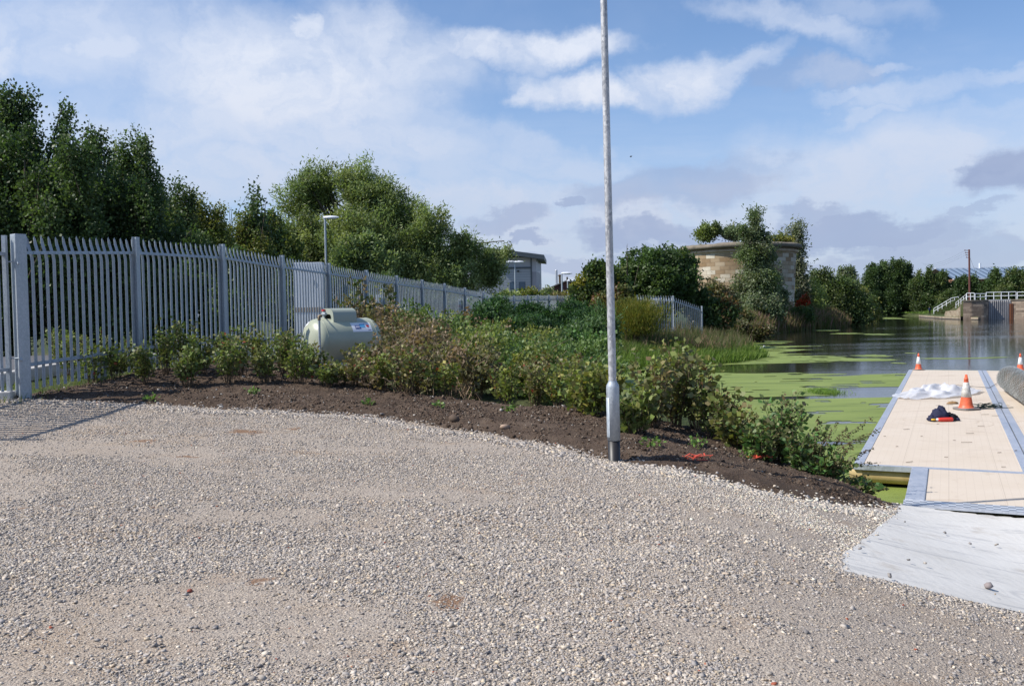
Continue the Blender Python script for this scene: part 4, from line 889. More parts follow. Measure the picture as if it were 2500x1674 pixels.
# feathery dark green cypress hedge clumps
def cypress(label, lobs, seed, pal):
    base = foot(lobs[0][0], lobs[0][2]); L = [lobe(*a) for a in lobs]
    plant('conifer_bush', label, 'bush', base, L, seed, .1, crown_name='foliage', trunk_name='stems', group='feathery green conifer bushes before the far fence', nl=10, nclump=110, nshoot=2900, nleaf=16, leaf=.13, width=.16, pal=pal, shoot=.65, up=.2, out=1.0, rnd=.4, lspread=.045, spread=.3, hang=.35, along=1.1, droop=.15)
CY_ = [(.018, .042, .016), (.024, .052, .018), (.03, .062, .02)]
cypress('feathery dark green conifer bush left of its twin before the fence', [(1290, 765, 33, 50, 36), (1330, 775, 32, 50, 34), (1250, 780, 33, 46, 20), (1300, 800, 31, 90, 26)], 630, CY_)
cypress('feathery dark green conifer bush nearest the lamp column', [(1390, 762, 34, 48, 36), (1430, 775, 33, 46, 30), (1370, 790, 32, 60, 30)], 631, CY_)
cypress('low spreading conifer boughs left of the dark twin bushes', [(1215, 760, 34, 40, 16), (1180, 775, 33, 40, 16)], 632, CY_+[(.06, .11, .045)])
cypress('paler feathery fern like bush behind the lamp column', [(1440, 815, 27, 50, 30), (1470, 790, 28, 40, 30), (1400, 830, 26, 50, 24)], 633, [(.045, .08, .03), (.06, .095, .038)])
shrub('weed_clump', 'leafy green nettle clump left of the broom bush foot', foot(1460, 24), .9, .6, 634, [(.06, .12, .03), (.09, .14, .04)], .09, 40, 30, .4, cat='weeds')

# ------------------------------------------------------------------ palisade fences
def pale_geo(mb, p, d, nrm, z0, h):
    us = (-.034, -.019, 0, .019, .034); ws = (0, .015, .004, .015, 0)
    st = [(0, 0), (h-.40, 0), (h-.31, .012), (h-.22, .045), (h-.13, .075)]; tips = (h-.045, h-.02, h, h-.02, h-.045); vs = []
    for z, o in st:
        for u, w in zip(us, ws): vs.append(p+d*u+nrm*(w+o)+Vector((0, 0, z0+z)))
    for u, w, t in zip(us, ws, tips): vs.append(p+d*u*.62+nrm*(w+.085)+Vector((0, 0, z0+t)))
    mb.add(vs, [(i*5+k, i*5+k+1, (i+1)*5+k+1, (i+1)*5+k) for i in range(5) for k in range(4)])
def rail_geo(mb, a, b, nrm, bolts=True):
    """angle rail: upright flange and a shelf"""
    t = Vector((0, 0, 1)); q = -nrm
    vs = [a+t*.025, a-t*.025, a-t*.025+q*.045, a-t*.019+q*.045, a-t*.019+q*.006, a+t*.025+q*.006]; vs += [v+(b-a) for v in vs]
    n = 6; mb.add(vs, [tuple(range(n)), tuple(range(2*n-1, n-1, -1))]+[((i+1) % n, i, n+i, n+(i+1) % n) for i in range(n)])
def hpost(mb, p, d, nrm, z0, z1, w=.10, dp=.08):
    for s in (-1, 1): mb.box(p+nrm*(s*dp/2)+Vector((0, 0, (z0+z1)/2)), (w, .007, z1-z0), M=Matrix((d, nrm, Vector((0, 0, 1)))).transposed())
    mb.box(p+Vector((0, 0, (z0+z1)/2)), (.006, dp-.008, z1-z0-.006), M=Matrix((d, nrm, Vector((0, 0, 1)))).transposed())
FP = [(54, 573, 14.1), (331, 580, 16.5), (542, 597, 19.2), (688, 624, 21.9), (802, 643, 24.6), (894, 660, 27.2), (968, 673, 29.9), (1030, 683, 32.6), (1085, 692, 35.3), (1135, 702, 38.0), (1180, 712, 40.6), (1218, 720.5, 43.3), (1255, 721, 46), (1288, 720.5, 48.7),
      (1314, 720, 51.3), (1340, 720, 54), (1361, 720.5, 56.7), (1390, 721, 59.4), (1408, 721, 62), (1422, 718.5, 64.5), (1436, 720, 67), (1449, 721, 69.5)]
def fence(name, label, P, H, first_post=True, np_pale=17, postw=.10, group=None):
    pts = [at(*q) for q in P]; root = empty(name, (pts[0].x, pts[0].y, pts[0].z-H), label, 'fence', group)
    for i, p in enumerate(pts):
        q = pts[min(i+1, len(pts)-1)]; r = pts[max(i-1, 0)] if i == len(pts)-1 else p; d = (q-r); d.z = 0; d.normalize(); nrm = Vector((-d.y, d.x, 0))
        if i > 0 or first_post:
            mb = MB(); hpost(mb, Vector((p.x, p.y, 0)), d, nrm, p.z-H-.5, p.z+.01, postw); mb.build('fence_post', M_galv, root)
        if i < len(pts)-1:
            L = (q-p).length; mb = MB()
            for k in range(np_pale):
                t = (k+.5)/np_pale; c = p.lerp(q, t); pale_geo(mb, Vector((c.x, c.y, 0))+nrm*.045+d*random.uniform(-.006, .006), d, nrm, c.z-H+.03+random.uniform(-.012, .012), H-.03)
            mb.build('pale_panel', M_galv, root)
            for zz in (H-.27, .42):
                mb = MB(); bb = mb
                a = Vector((p.x, p.y, p.z-H+zz))+nrm*.04+d*.03; b = Vector((q.x, q.y, q.z-H+zz))+nrm*.04-d*.03; rail_geo(mb, a, b, nrm)
                if i < 6:
                    for k in range(np_pale): c = a.lerp(b, (k+.5)/np_pale)-nrm*.01; bb.box(c, (.016, .012, .016), math.atan2(d.y, d.x))
                mb.build('rail', M_galv, root)
    return root
fence('palisade_fence', 'long galvanised palisade fence running from the gate post into the distance', FP, 2.4, False)
fence('palisade_fence', 'short palisade fence with a blue backed notice dropping to the river', [(1556, 720, 51.0), (1643, 722, 51.3), (1713, 747, 53.6)], 2.4, True, 14, .06)
# gate post and open gate leaf
gp = at(44, 572, 14.1); gpz = gz(gp.x, gp.y)
root = empty('gate_post', (gp.x, gp.y, gpz), 'square galvanised steel gate post at the left edge', 'post')
gd = (at(*FP[1])-at(*FP[0])); gd.z = 0; gd.normalize(); gn = Vector((-gd.y, gd.x, 0))
mb = MB(); mb.box((gp.x, gp.y, (gp.z+gpz-.3)/2), (.17, .17, gp.z-gpz+.3), math.atan2(gd.y, gd.x)-.35); mb.build('post', M_galv, root, bevel=.008)
gate_d = Vector((-.12, -1, 0)).normalized(); hinge = Vector((gp.x-.17, gp.y-.08, 0)); gw = 3.6; gnrm = Vector((-1, .12, 0)).normalized()
for zz in (gp.z-.42, gpz+.62):
    mb = MB(); c = Vector((hinge.x+.03, hinge.y, zz)); mb.tube([c-Vector((0, 0, .03)), c+Vector((0, 0, .05))], .016, 10); mb.tube([c, Vector((gp.x+.03, gp.y-.1, zz))], .010, 8); mb.tube([Vector((gp.x+.03, gp.y-.1, zz)), Vector((gp.x+.05, gp.y-.12, zz-.04))], .014, 8); mb.build('hinge', M_galv, root)
root = empty('palisade_gate', (hinge.x, hinge.y, gpz+.1), 'galvanised palisade gate leaf hung left of the gate post', 'gate')
mb = MB(); zt, zb = gp.z-.02, gpz+.1
mb.bar(hinge+Vector((0, 0, zb-.02)), hinge+Vector((0, 0, zt)), .06, .06); mb.build('stile', M_galv, root); mb = MB(); far = hinge+gate_d*gw; mb.bar(far+Vector((0, 0, zb)), far+Vector((0, 0, zt)), .06, .06); mb.build('stile', M_galv, root)
for z in (gp.z-.30, gpz+.45):
    mb = MB(); mb.bar(hinge+Vector((0, 0, z))+gate_d*.03, far+Vector((0, 0, z))-gate_d*.03, .05, .05); mb.build('rail', M_galv, root)
mb = MB()
for k in range(22): c = hinge+gate_d*(.11+k*(gw-.2)/21); pale_geo(mb, Vector((c.x, c.y, 0))+gnrm*.035, gate_d, gnrm, zb, zt-zb)
mb.build('pale_panel', M_galv, root)
mb = MB(); mb.box((hinge.x-.12, hinge.y-.02, gpz+.05), (.34, .3, .14), .2); o = mb.build('concrete_block', M_conc, None, base=(hinge.x-.12, hinge.y-.02, gpz), bevel=.01); tag(o, 'small pale concrete block at the foot of the gate', 'block')

# boarded cabinet and signs behind the fence
c0 = at(716, 641, 25.5); c1 = at(786, 641, 25.5); root = empty('metering_cabinet', (c0.x, c0.y+.3, gz(c0.x, c0.y)), 'tall pale cabinet with a brown band standing behind the palings', 'cabinet')
d = (c1-c0); d.z = 0; w = d.length; d.normalize(); n = Vector((-d.y, d.x, 0)); mid = (c0+c1)/2+n*.16; zb = gz(c0.x, c0.y); R = Matrix((d, n, Vector((0, 0, 1)))).transposed()
M_cab = pmat('cabinet_paint', (.55, .58, .63), .6, 0, .4, mottled((.47, .51, .57), (.60, .62, .66), 5, (.5, .7), .05, .002, 4, (1, 1, .4)))
M_tan = pmat('brown_band', (.26, .21, .17), .8)
mb = MB(); mb.box((mid.x, mid.y, (c0.z+zb)/2), (w, .3, c0.z-zb), M=R); mb.build('body', M_cab, root, bevel=.01)
mb = MB(); q = mid-n*.155; mb.box((q.x, q.y, 1.80), (w*.94, .012, .13), M=R); mb.build('band', M_tan, root)
mb = MB()
for zz in (1.3, 2.55): mb.box((q.x+w*.2, q.y-.004, zz), (.03, .02, .12), M=R)
mb.build('door_handle', M_galv, root)
def sign_board(lab, px, py, Y, w, h, kind):
    p = at(px, py, Y); root = empty('warning_sign', (p.x, p.y, p.z-h/2), lab, 'sign', None); M = Matrix((gd, gn, Vector((0, 0, 1)))).transposed()
    mb = MB(); mb.box(p, (w, .006, h), M=M); mb.build('board', M_white, root)
    q = p-gn*.006; mb = MB()
    if kind == 'red': mb.box(q-Vector((0, 0, h*.28)), (w*.86, .004, h*.3), M=M); mb.build('red_panel', pmat('faded_red', (.5, .18, .17), .6), root); mb = MB(); mb.box(q+Vector((0, 0, h*.25)), (w*.8, .004, h*.08), M=M); mb.build('yellow_line', pmat('faded_yellow', (.6, .5, .25), .6), root)
sign_board('white and faded red warning sign behind the palings right of the tank', 926, 735, 28.7, .42, .40, 'red'); sign_board('small white and red sign behind the palings left of the conifers', 1122, 741, 37.6, .42, .38, 'red')
p = at(1602, 737, 51.6); root = empty('notice_board', (p.x, p.y, p.z-.3), 'white notice with blue border behind the short palisade fence', 'sign')
mb = MB(); mb.box(p, (.62, .02, .52)); mb.build('backing', pmat('blue_board', (.03, .06, .26), .6), root); mb = MB(); mb.box(p+Vector((-.03, -.014, .02)), (.42, .006, .32)); mb.build('notice', M_white, root)

# ------------------------------------------------------------------ lamp column
lb = onground(1500, 1127); lean = Vector((-.0085, .004, 1)).normalized(); root = empty('lamp_column', tuple(lb), 'tall galvanised steel lamp column on a thick door section at the yard edge', 'lamp post')
q = lean.to_track_quat('Z', 'Y').to_matrix(); B = Vector(lb)
mb = MB(); mb.lathe(B, [(.066, -.4), (.066, .235), (.0, .236)], 28, q); mb.build('foot', M_black, root)
mb = MB(); mb.lathe(B, [(.0, .234), (.070, .235), (.070, .815), (.067, .835), (.050, .865), (.043, .885), (.043, .886)], 32, q); mb.build('door_section', M_galv, root)
mb = MB(); mb.lathe(B, [(.0735, .275), (.0735, .70), (.070, .702)], 20, q, True, math.radians(185), math.radians(345)); mb.lathe(B, [(.070, .273), (.0735, .275)], 20, q, True, math.radians(185), math.radians(345)); mb.build('door', M_galv, root)
mb = MB(); lk = B+q@Vector((-.02, -.0735, .655)); mb.tube([lk, lk+q@Vector((0, -.004, 0))], .006, 10); mb.build('lock', M_black, root)
mb = MB(); mb.lathe(B, [(.043, .88), (.0405, 2.5), (.0375, 4.5), (.034, 7.9), (.0, 7.905)], 28, q); mb.build('shaft', M_lamp, root)
tp = B+lean*7.85; mb = MB(); mb.tube([tp, tp+Vector((0, 0, .08)), tp+Vector((.35, .35, .16))], .028, 10); mb.build('arm', M_lamp, root)
M_glass = pmat('lamp_glass', (.6, .62, .65), .15)
def lantern(root, p, dx, s=1.0, mat=None):
    mb = MB(); R = Matrix.Rotation(math.atan2(dx.y, dx.x), 3, 'Z')
    prof = [(-.02, .045, .05), (.06, .07, .08), (.3, .12, .09), (.5, .11, .07), (.6, .05, .035)]; vs = []
    for x, w, h in prof:
        for k in range(10): t = 2*math.pi*k/10; vs.append(R@Vector((x*s, math.cos(t)*w*s, max(math.sin(t), -.35)*h*s))+p)
    mb.add(vs, [(i*10+k, i*10+(k+1) % 10, (i+1)*10+(k+1) % 10, (i+1)*10+k) for i in range(4) for k in range(10)], True); mb.add(vs[:10], [tuple(range(9, -1, -1))]); mb.add(vs[-10:], [tuple(range(10))])
    mb.build('lantern', mat or M_white, root); mb = MB(); mb.box(R@Vector((.33*s, 0, -.035*s))+p, (.3*s, .14*s, .03*s), M=R); mb.build('lens', M_glass, root)
lantern(root, tp+Vector((.35, .35, .16)), Vector((1, 1, 0)))
def street_lamp(lab, px, top, Y, dx, n=1, s=1.0, name='street_lamp'):
    b = foot(px, Y); t = at(px, top, Y); root = empty(name, b, lab, 'street lamp'); mb = MB(); mb.tube([Vector(b)-Vector((0, 0, .2)), Vector((b[0], b[1], t.z))], [.075*s, .05*s], 10); mb.build('pole', M_galv, root)
    lantern(root, Vector((b[0]-.05, b[1], t.z)), Vector(dx), s*1.25)
    if n > 1: lantern(root, Vector((b[0]-.05, b[1], t.z+.02)), Vector((-dx[0], dx[1], 0)), s*1.25)
street_lamp('street lamp with a flat white head before the big willow', 799, 532, 47, (1, 0, 0)); street_lamp('thin street lamp beside the grey building with a twin head', 1259, 640, 118, (1, 0, 0), 2, 1.6)
street_lamp('street lamp before the brown shed, the taller of the two', 1373, 668, 120, (1, 0, 0), 1, 1.9); street_lamp('shorter street lamp right of the shed gable peak', 1387, 686, 128, (1, .2, 0), 1, 1.8)
pp = foot(1386, 140); mb = MB(); mb.tube([Vector(pp), Vector((pp[0], pp[1], at(1386, 676, 140).z))], .13, 8); tag(mb.build('telegraph_pole', M_bark, None, base=pp), 'thin dark telegraph pole behind the brown shed ridge', 'pole')

# ------------------------------------------------------------------ gas tank
def tank():
    ty = 20.1; cc = at(835, 833, ty); g0 = gz(cc.x, cc.y); phi = math.radians(40); ax = Vector((math.cos(phi), math.sin(phi), 0)); sd2 = Vector((math.sin(phi), -math.cos(phi), 0)); R0 = .5; hl = .60
    R = Matrix((sd2, Vector((0, 0, 1)), ax)).transposed()   # local x: toward the viewer's right side, y: up, z: axis
    root = empty('gas_tank', (cc.x, cc.y, g0), 'cream white horizontal gas storage tank standing among the shrubs', 'gas tank')
    prof = []
    for k in range(15): t = math.pi/2*k/14; prof.append((R0*math.sin(t), -hl-.27*math.cos(t)))
    prof += [(R0+.002, -hl+.02), (R0+.002, hl-.02)]
    for k in range(15): t = math.pi/2*(1-k/14); prof.append((R0*math.sin(t), hl+.27*math.cos(t)))
    mb = MB(); mb.lathe(cc, prof, 64, R); mb.build('shell', M_tank, root)
    P = lambda a, h, r: cc+R@Vector((r*math.cos(a), r*math.sin(a), h))
    for h in (-hl+.01, hl-.01):
        mb = MB(); pts = [P(2*math.pi*k/48, h, R0+.003) for k in range(49)]; mb.tube(pts, .004, 6, False); mb.build('weld_seam', M_tank, root)
    for h in (-.42, .42):
        mb = MB(); a = cc+ax*h; mb.box((a.x, a.y, (cc.z-.40+g0)/2), (.62, .09, cc.z-.40-g0), phi-math.pi/2+math.pi); mb.build('leg', M_tank, root)
    mb = MB(); mb.box((cc.x, cc.y, g0+.03), (2.0, 1.0, .12), phi); tag(mb.build('concrete_slab', M_conc, None, base=(cc.x, cc.y, g0), bevel=.01), 'low concrete slab beneath the gas tank', 'slab')
    # hood: an arched cover, open at its near end
    hw, hh, y0 = .27, .25, .42; h0, h1 = -.34, .22; arc = []
    for k in range(19):
        t = math.pi*k/18; arc.append((hw*math.copysign(abs(math.cos(t))**.6, math.cos(t)), y0+.05+hh*abs(math.sin(t))**.7))
    arc = [(hw, y0-.03)]+arc+[(-hw, y0-.03)]; mb = MB(); n = len(arc); T = lambda x, y, z: cc+R@Vector((x, y, z))
    for (za, zb, sc) in ((h0, h1, 1.0),):
        vs = [T(x, y, za) for x, y in arc]+[T(x, y, zb) for x, y in arc]+[T(x*.93, y0-.03+(y-y0+.03)*.93, za) for x, y in arc]+[T(x*.93, y0-.03+(y-y0+.03)*.93, zb-.02) for x, y in arc]
        mb.add(vs, [(i, i+1, n+i+1, n+i) for i in range(n-1)], True); mb.add(vs, [(2*n+i+1, 2*n+i, 3*n+i, 3*n+i+1) for i in range(n-1)]+[(n+i, n+i+1, 3*n+i+1, 3*n+i) for i in range(n-1)]); mb.add(vs[n:2*n], [tuple(range(n))]); mb.add(vs[3*n:], [tuple(range(n))])
    # end plate with a cut opening at its lower half
    fr = [(x*.99, y) for x, y in arc]; inn = [(x*.55+.03, y0-.03+(y-y0+.03)*.62) for x, y in arc]; vs = [T(x, y, h0-.004) for x, y in fr]+[T(x, y, h0-.004) for x, y in inn]; mb.add(vs, [(i+1, i, n+i, n+i+1) for i in range(n-1)])
    mb.build('hood', pmat('hood_paint', (.34, .37, .31), .4, 0, .5), root)
    mb = MB()
    for a, b in (((-.1, .52, h0-.02), (-.1, .66, h0-.02)), ((.02, .5, h0+.1), (.02, .64, h0+.1))): mb.tube([T(*a), T(*b)], .028, 10)
    mb.tube([T(-.1, .60, h0-.06), T(.05, .60, h0-.06)], .03, 10); mb.build('valve', M_galv, root)
    mb = MB(); mb.tube([T(-.12, .66, h0-.02), T(-.12, .70, h0-.02)], .045, 12); mb.build('valve_wheel', M_red, root)
    # upright pipe with elbow
    tx = at(779, 772, 18.95); gb = gz(tx.x, tx.y); b1 = T(-.08, .575, h0-.05); mb = MB(); mb.tube([(tx.x, tx.y, gb-.05), (tx.x, tx.y, tx.z-.03)], .024, 14); mb.build('riser_pipe', M_galv, root)
    mb = MB(); mb.tube([(tx.x, tx.y, tx.z-.08), (tx.x, tx.y, tx.z), (tx.x+.05, tx.y+.02, tx.z+.012)], .034, 12); mb.build('elbow', pmat('brass_elbow', (.16, .12, .07), .5, .4), root)
    mb = MB(); mb.tube([(tx.x+.03, tx.y+.01, tx.z+.005), tuple(b1)], .014, 10); mb.build('gas_pipe', M_galv, root)
    # curved labels
    def patchc(name, mat, a0, a1, h0_, h1_, r, nseg=10):
        mb = MB(); vs = []
        for i in range(nseg+1):
            a = a0+(a1-a0)*i/nseg; vs += [P(a, h0_, r), P(a, h1_, r)]
        mb.add(vs, [(2*i, 2*i+1, 2*i+3, 2*i+2) for i in range(nseg)], True); return mb.build(name, mat, root)
    A = math.radians
    lab = patchc('label', M_white, A(24), A(52), .02, .50, R0+.005)
    def sub(name, mat, a0, a1, x0, x1, r):
        mb = MB(); vs = []
        for i in range(5): a = a0+(a1-a0)*i/4; vs += [P(a, x0, r), P(a, x1, r)]
        mb.add(vs, [(2*i, 2*i+1, 2*i+3, 2*i+2) for i in range(4)]); mb.build(name, mat, lab)
    sub('navy_square', M_navy, A(32), A(43), .10, .235, R0+.007); sub('blue_square', M_sky, A(36), A(47), .225, .345, R0+.0085)
    for (x0, x1, a0, a1) in ((.115, .135, 35, 40), (.135, .155, 38.5, 40), (.150, .170, 35, 40), (.178, .195, 35, 40), (.195, .215, 35, 36.3), (.195, .215, 38.6, 40)): sub('lettering', M_white, A(a0), A(a1), x0, x1, R0+.0095)
    mb = MB(); vs = [P(A(40), .375, R0+.008), P(A(45), .415, R0+.008), P(A(40), .455, R0+.008), P(A(35), .415, R0+.008)]; mb.add(vs, [(0, 1, 2, 3)]); mb.build('red_diamond', M_red, lab)
    sub('small_print', pmat('grey_print', (.22, .2, .3), .6), A(27), A(29), .40, .47, R0+.008); sub('small_print', MATS['grey_print'], A(48), A(49.5), .34, .45, R0+.008)
    # plate on the near dome
    mb = MB(); vs = []
    for i in range(5):
        for k in range(5):
            b = math.radians(112+i*10-20); t = math.radians(50+k*4.2); vs.append(cc+R@Vector((R0*1.006*math.sin(t)*math.cos(b+.15), R0*1.006*math.sin(t)*math.sin(b+.15), -hl-.272*math.cos(t))))
    mb.add(vs, [(i*5+k, i*5+k+1, (i+1)*5+k+1, (i+1)*5+k) for i in range(4) for k in range(4)], True); mb.build('data_plate', M_white, root)
tank()

# ------------------------------------------------------------------ pontoon and gangway
DECK = -.72
def deck_fn(g, b, nt):
    p = wpos(g)
    mp = g.n('ShaderNodeMapping', {'Vector': p, 'Rotation': (0, 0, math.radians(25.3))}).outputs[0]; s = g.n('ShaderNodeSeparateXYZ', {0: mp}).outputs
    def line(v, per, w): return g.m('LESS_THAN', g.m('FRACT', g.m('DIVIDE', v, per)), w)
    ln = g.m('MAXIMUM', g.m('MULTIPLY', line(s[0], .1, .05), .30), g.m('MULTIPLY', line(s[1], .05, .1), .22)); big = g.m('MULTIPLY', line(s[0], .62, .012), .6)
    n = g.noise(p, 1.1, 6, .65); n2 = g.noise(g.vm('MULTIPLY', mp, (1, .4, 1)), 5, 5, .7)
    col = g.ramp(n, [(.3, (.57, .48, .38)), (.7, (.62, .535, .44))]); col = g.mix(g.m('MAXIMUM', ln, big), col, (.38, .31, .24))
    col = g.mix(g.mr(n2, .60, .78, 0, .4), col, (.40, .30, .21))
    r = g.n('ShaderNodeTexWave', {'Vector': p, 'Scale': .16, 'Distortion': 3.0, 'Detail': 2.0}, wave_type='RINGS').outputs['Fac']
    col = g.mix(g.m('MULTIPLY', g.mr(r, .975, 1.0), g.mr(n, .5, .62, 0, .35)), col, (.38, .29, .20))
    ac = onz(2300, 1030, -.72)
    for (ax_, ay_, ar, aw, st) in ((ac.x, ac.y, .92, .02, .8), (ac.x+.1, ac.y+.3, .7, .035, .5), (ac.x+1.9, ac.y-.8, .8, .05, .4), (ac.x-1.2, ac.y-2.2, 1.4, .03, .5)):
        q = g.m('ABSOLUTE', g.m('SUBTRACT', g.vm('LENGTH', g.vm('SUBTRACT', g.vm('MULTIPLY', p, (1, 1, 0)), (ax_, ay_, 0))), ar)); col = g.mix(g.m('MULTIPLY', g.mr(q, aw, 0, 0, st), g.mr(g.noise(p, 1.6, 4), .42, .6)), col, (.33, .23, .15))
    col = g.mix(g.mr(g.noise(p, 24, 3, .6), .68, .76, 0, .6), col, (.25, .17, .11)); col = g.mix(g.mr(g.noise(g.vm('ADD', p, (7, 2, 0)), .8, 6, .7), .52, .7, 0, .35), col, (.42, .33, .25))
    nt.links.new(col, b.inputs['Base Color']); bump(g, nt, b, g.m('ADD', n2, g.m('MULTIPLY', ln, -1.0)), .15, .003)
M_deck = pmat('deck_board', (.66, .55, .45), .7, 0, .3, deck_fn)
M_float = pmat('float_tube', (.52, .38, .17), .5, 0, .4, mottled((.42, .30, .13), (.56, .42, .20), 4, (.4, .6), .05, .002))
RD = Matrix((VX, UX, Vector((0, 0, 1)))).transposed(); P0 = Vector((5.05, 13.68, 0))
T = lambda u, v, z: P0+UX*u+VX*v+Vector((0, 0, z))
def deck(lab, v0, v1, L=21.8):
    root = empty('pontoon_deck', tuple(T(0, v0, WATER)), lab, 'pontoon', 'floating pontoon sections')
    def bx(name, u0, u1, a, b, z0, z1, mat, bev=0.0): mb = MB(); mb.box(T((u0+u1)/2, (a+b)/2, (z0+z1)/2), (b-a, u1-u0, z1-z0), M=RD); return mb.build(name, mat, root, bevel=bev)
    bx('deck_boards', .10, L-.10, v0+.13, v1-.13, DECK-.05, DECK, M_deck)
    bx('edge_trim', .0, L, v0, v0+.13, DECK-.07, DECK+.008, M_alu); bx('edge_trim', .0, L, v1-.13, v1-.01, DECK-.07, DECK+.008, M_alu)
    bx('edge_trim', .0, .10, v0+.13, v1-.13, DECK-.07, DECK+.005, M_alu); bx('edge_trim', L-.10, L, v0+.13, v1-.13, DECK-.07, DECK+.005, M_tank)
    bx('float', .35, L-.2, v0+.2, v1-.2, WATER-.1, DECK-.06, M_black)
    for u in (.16, L-.16): mb = MB(); mb.tube([T(u, v0+.02, DECK-.165), T(u, v1-.02, DECK-.165)], .115, 20); mb.build('fender_tube', M_float, root)
    if v0 < .1: mb = MB(); mb.tube([T(.16, -.06, DECK-.165), T(.16, .12, DECK-.165)], .135, 20); mb.build('fender_collar', M_float, root)
deck('left beige deck section of the floating pontoon holding the dark jacket', 0, 2.35); deck('middle beige deck section of the floating pontoon with the wire roll', 2.36, 4.7); deck('right beige deck section at the frame edge of the pontoon', 4.71, 7.0)
def gangway():
    g0 = Vector((4.60, 10.80, 0)); Lg = 2.62; root = empty('gangway', tuple(g0+Vector((0, 0, DECK-.05))), 'short beige gangway with chequer plate edge between ramp and pontoon', 'gangway')
    ud = (Vector((5.98, 13.28, 0))-g0).normalized(); q = lambda u, v, z: g0+UX*u+VX*v+Vector((0, 0, z)); z = DECK+.02
    def quad(name, pts, z0, z1, mat, bev=0): mb = MB(); mb.prism([(p.x, p.y) for p in pts][::-1], z0, z1); return mb.build(name, mat, root, bevel=bev)
    W = 6.2
    quad('deck_boards', [q(.26, .2, 0), q(Lg, .2, 0), q(Lg, W, 0), q(.26, W, 0)], z-.06, z, M_deck)
    quad('side_rail', [q(.22, -.02, 0), q(Lg+.02, -.02, 0), q(Lg+.02, .2, 0), q(.22, .2, 0)], z-.10, z+.02, M_alu, .01)
    quad('end_trim', [q(Lg, .2, 0), q(Lg+.06, .2, 0), q(Lg+.06, W, 0), q(Lg, W, 0)], z-.05, z+.006, M_alu)
    def fn(g, b, nt):
        mp = g.n('ShaderNodeMapping', {'Vector': wpos(g), 'Rotation': (0, 0, math.radians(25.3))}).outputs[0]; v = g.n('ShaderNodeTexChecker', {'Vector': mp, 'Scale': 13.0, 'Color1': (.30, .31, .33), 'Color2': (.72, .73, .74)}).outputs[0]
        nt.links.new(g.mix(g.mr(g.noise(mp, 3, 4), .4, .7, 0, .4), v, (.38, .36, .34)), b.inputs['Base Color']); w = g.n('ShaderNodeTexVoronoi', {'Vector': mp, 'Scale': 32.0}).outputs['Distance']; bump(g, nt, b, w, .5, .004)
    M_chk = pmat('chequer_plate', (.5, .5, .5), .38, .45, .5, fn)
    quad('chequer_plate', [q(-.04, -.03, 0), q(.258, -.03, 0), q(.258, W, 0), q(-.04, W, 0)], z-.012, z+.012, M_chk); quad('lip', [q(-.065, -.03, 0), q(-.042, -.03, 0), q(-.042, W, 0), q(-.065, W, 0)], z-.02, z+.008, M_alu)
gangway()
M_orange = pmat('orange_plastic', (.72, .12, .045), .45, 0, .5, mottled((.60, .10, .04), (.78, .15, .06), 12, (.4, .6), .05, .002)); M_sleeve = pmat('dirty_white_sleeve', (.62, .60, .56), .5, 0, .5, mottled((.40, .37, .32), (.74, .73, .70), 14, (.4, .6), .05, .002)); M_rub = pmat('grey_rubber', (.20, .18, .17), .8)
M_clean = pmat('clean_white_sleeve', (.75, .75, .76), .45)
def cone(lab, pos, h, rz, sl, base_mat, s=1.0):
    root = empty('traffic_cone', tuple(pos), lab, 'traffic cone', 'traffic cones on the pontoon'); x, y, z = pos; w = .40*h
    mb = MB(); poly = []
    for k in range(32):
        t = 2*math.pi*k/32+rz; e = 1/(abs(math.cos(t-rz))**5+abs(math.sin(t-rz))**5)**.2; poly.append((x+math.cos(t)*w*.72*e, y+math.sin(t)*w*.72*e))
    mb.prism(poly, z+.002, z+.04*h*1.33); mb.build('base', base_mat, root, bevel=.006)
    r = lambda t: (.185*(1-t)+.030*t)*h*1.05
    mb = MB(); mb.lathe((x, y, z), [(r(0)+.02, .05*h), (r(0), .08*h)]+[(r(t), t*h) for t in (.15, .36)], 28); mb.build('body', M_orange, root); mb = MB(); mb.lathe((x, y, z), [(r(t), t*h) for t in (.66, .86)]+[(r(.86)*1.12, .865*h), (r(.86)*1.1, .885*h), (r(.9), .89*h), (r(1), h), (0, h)], 28); mb.build('tip', M_orange, root)
    mb = MB(); mb.lathe((x, y, z), [(r(.36), .358*h), (r(.36)+.005, .36*h), (r(.78)+.003, .775*h), (r(.78), .777*h)], 28); mb.build('reflective_sleeve', sl, root)
dz = DECK+.006
p = onz(2359, 999, dz); cone('large worn traffic cone with dirty white band in the middle of the pontoon', p, .78, .3, M_sleeve, M_rub)
p = onz(2238, 902, dz); cone('small traffic cone at the far left corner of the pontoon', (p.x, p.y-.15, dz), .60, .2, M_clean, M_rub); p = onz(2485, 904, dz); cone('small traffic cone at the far edge of the pontoon beside the wire roll', (p.x, p.y-.15, dz), .60, .5, M_clean, M_black)
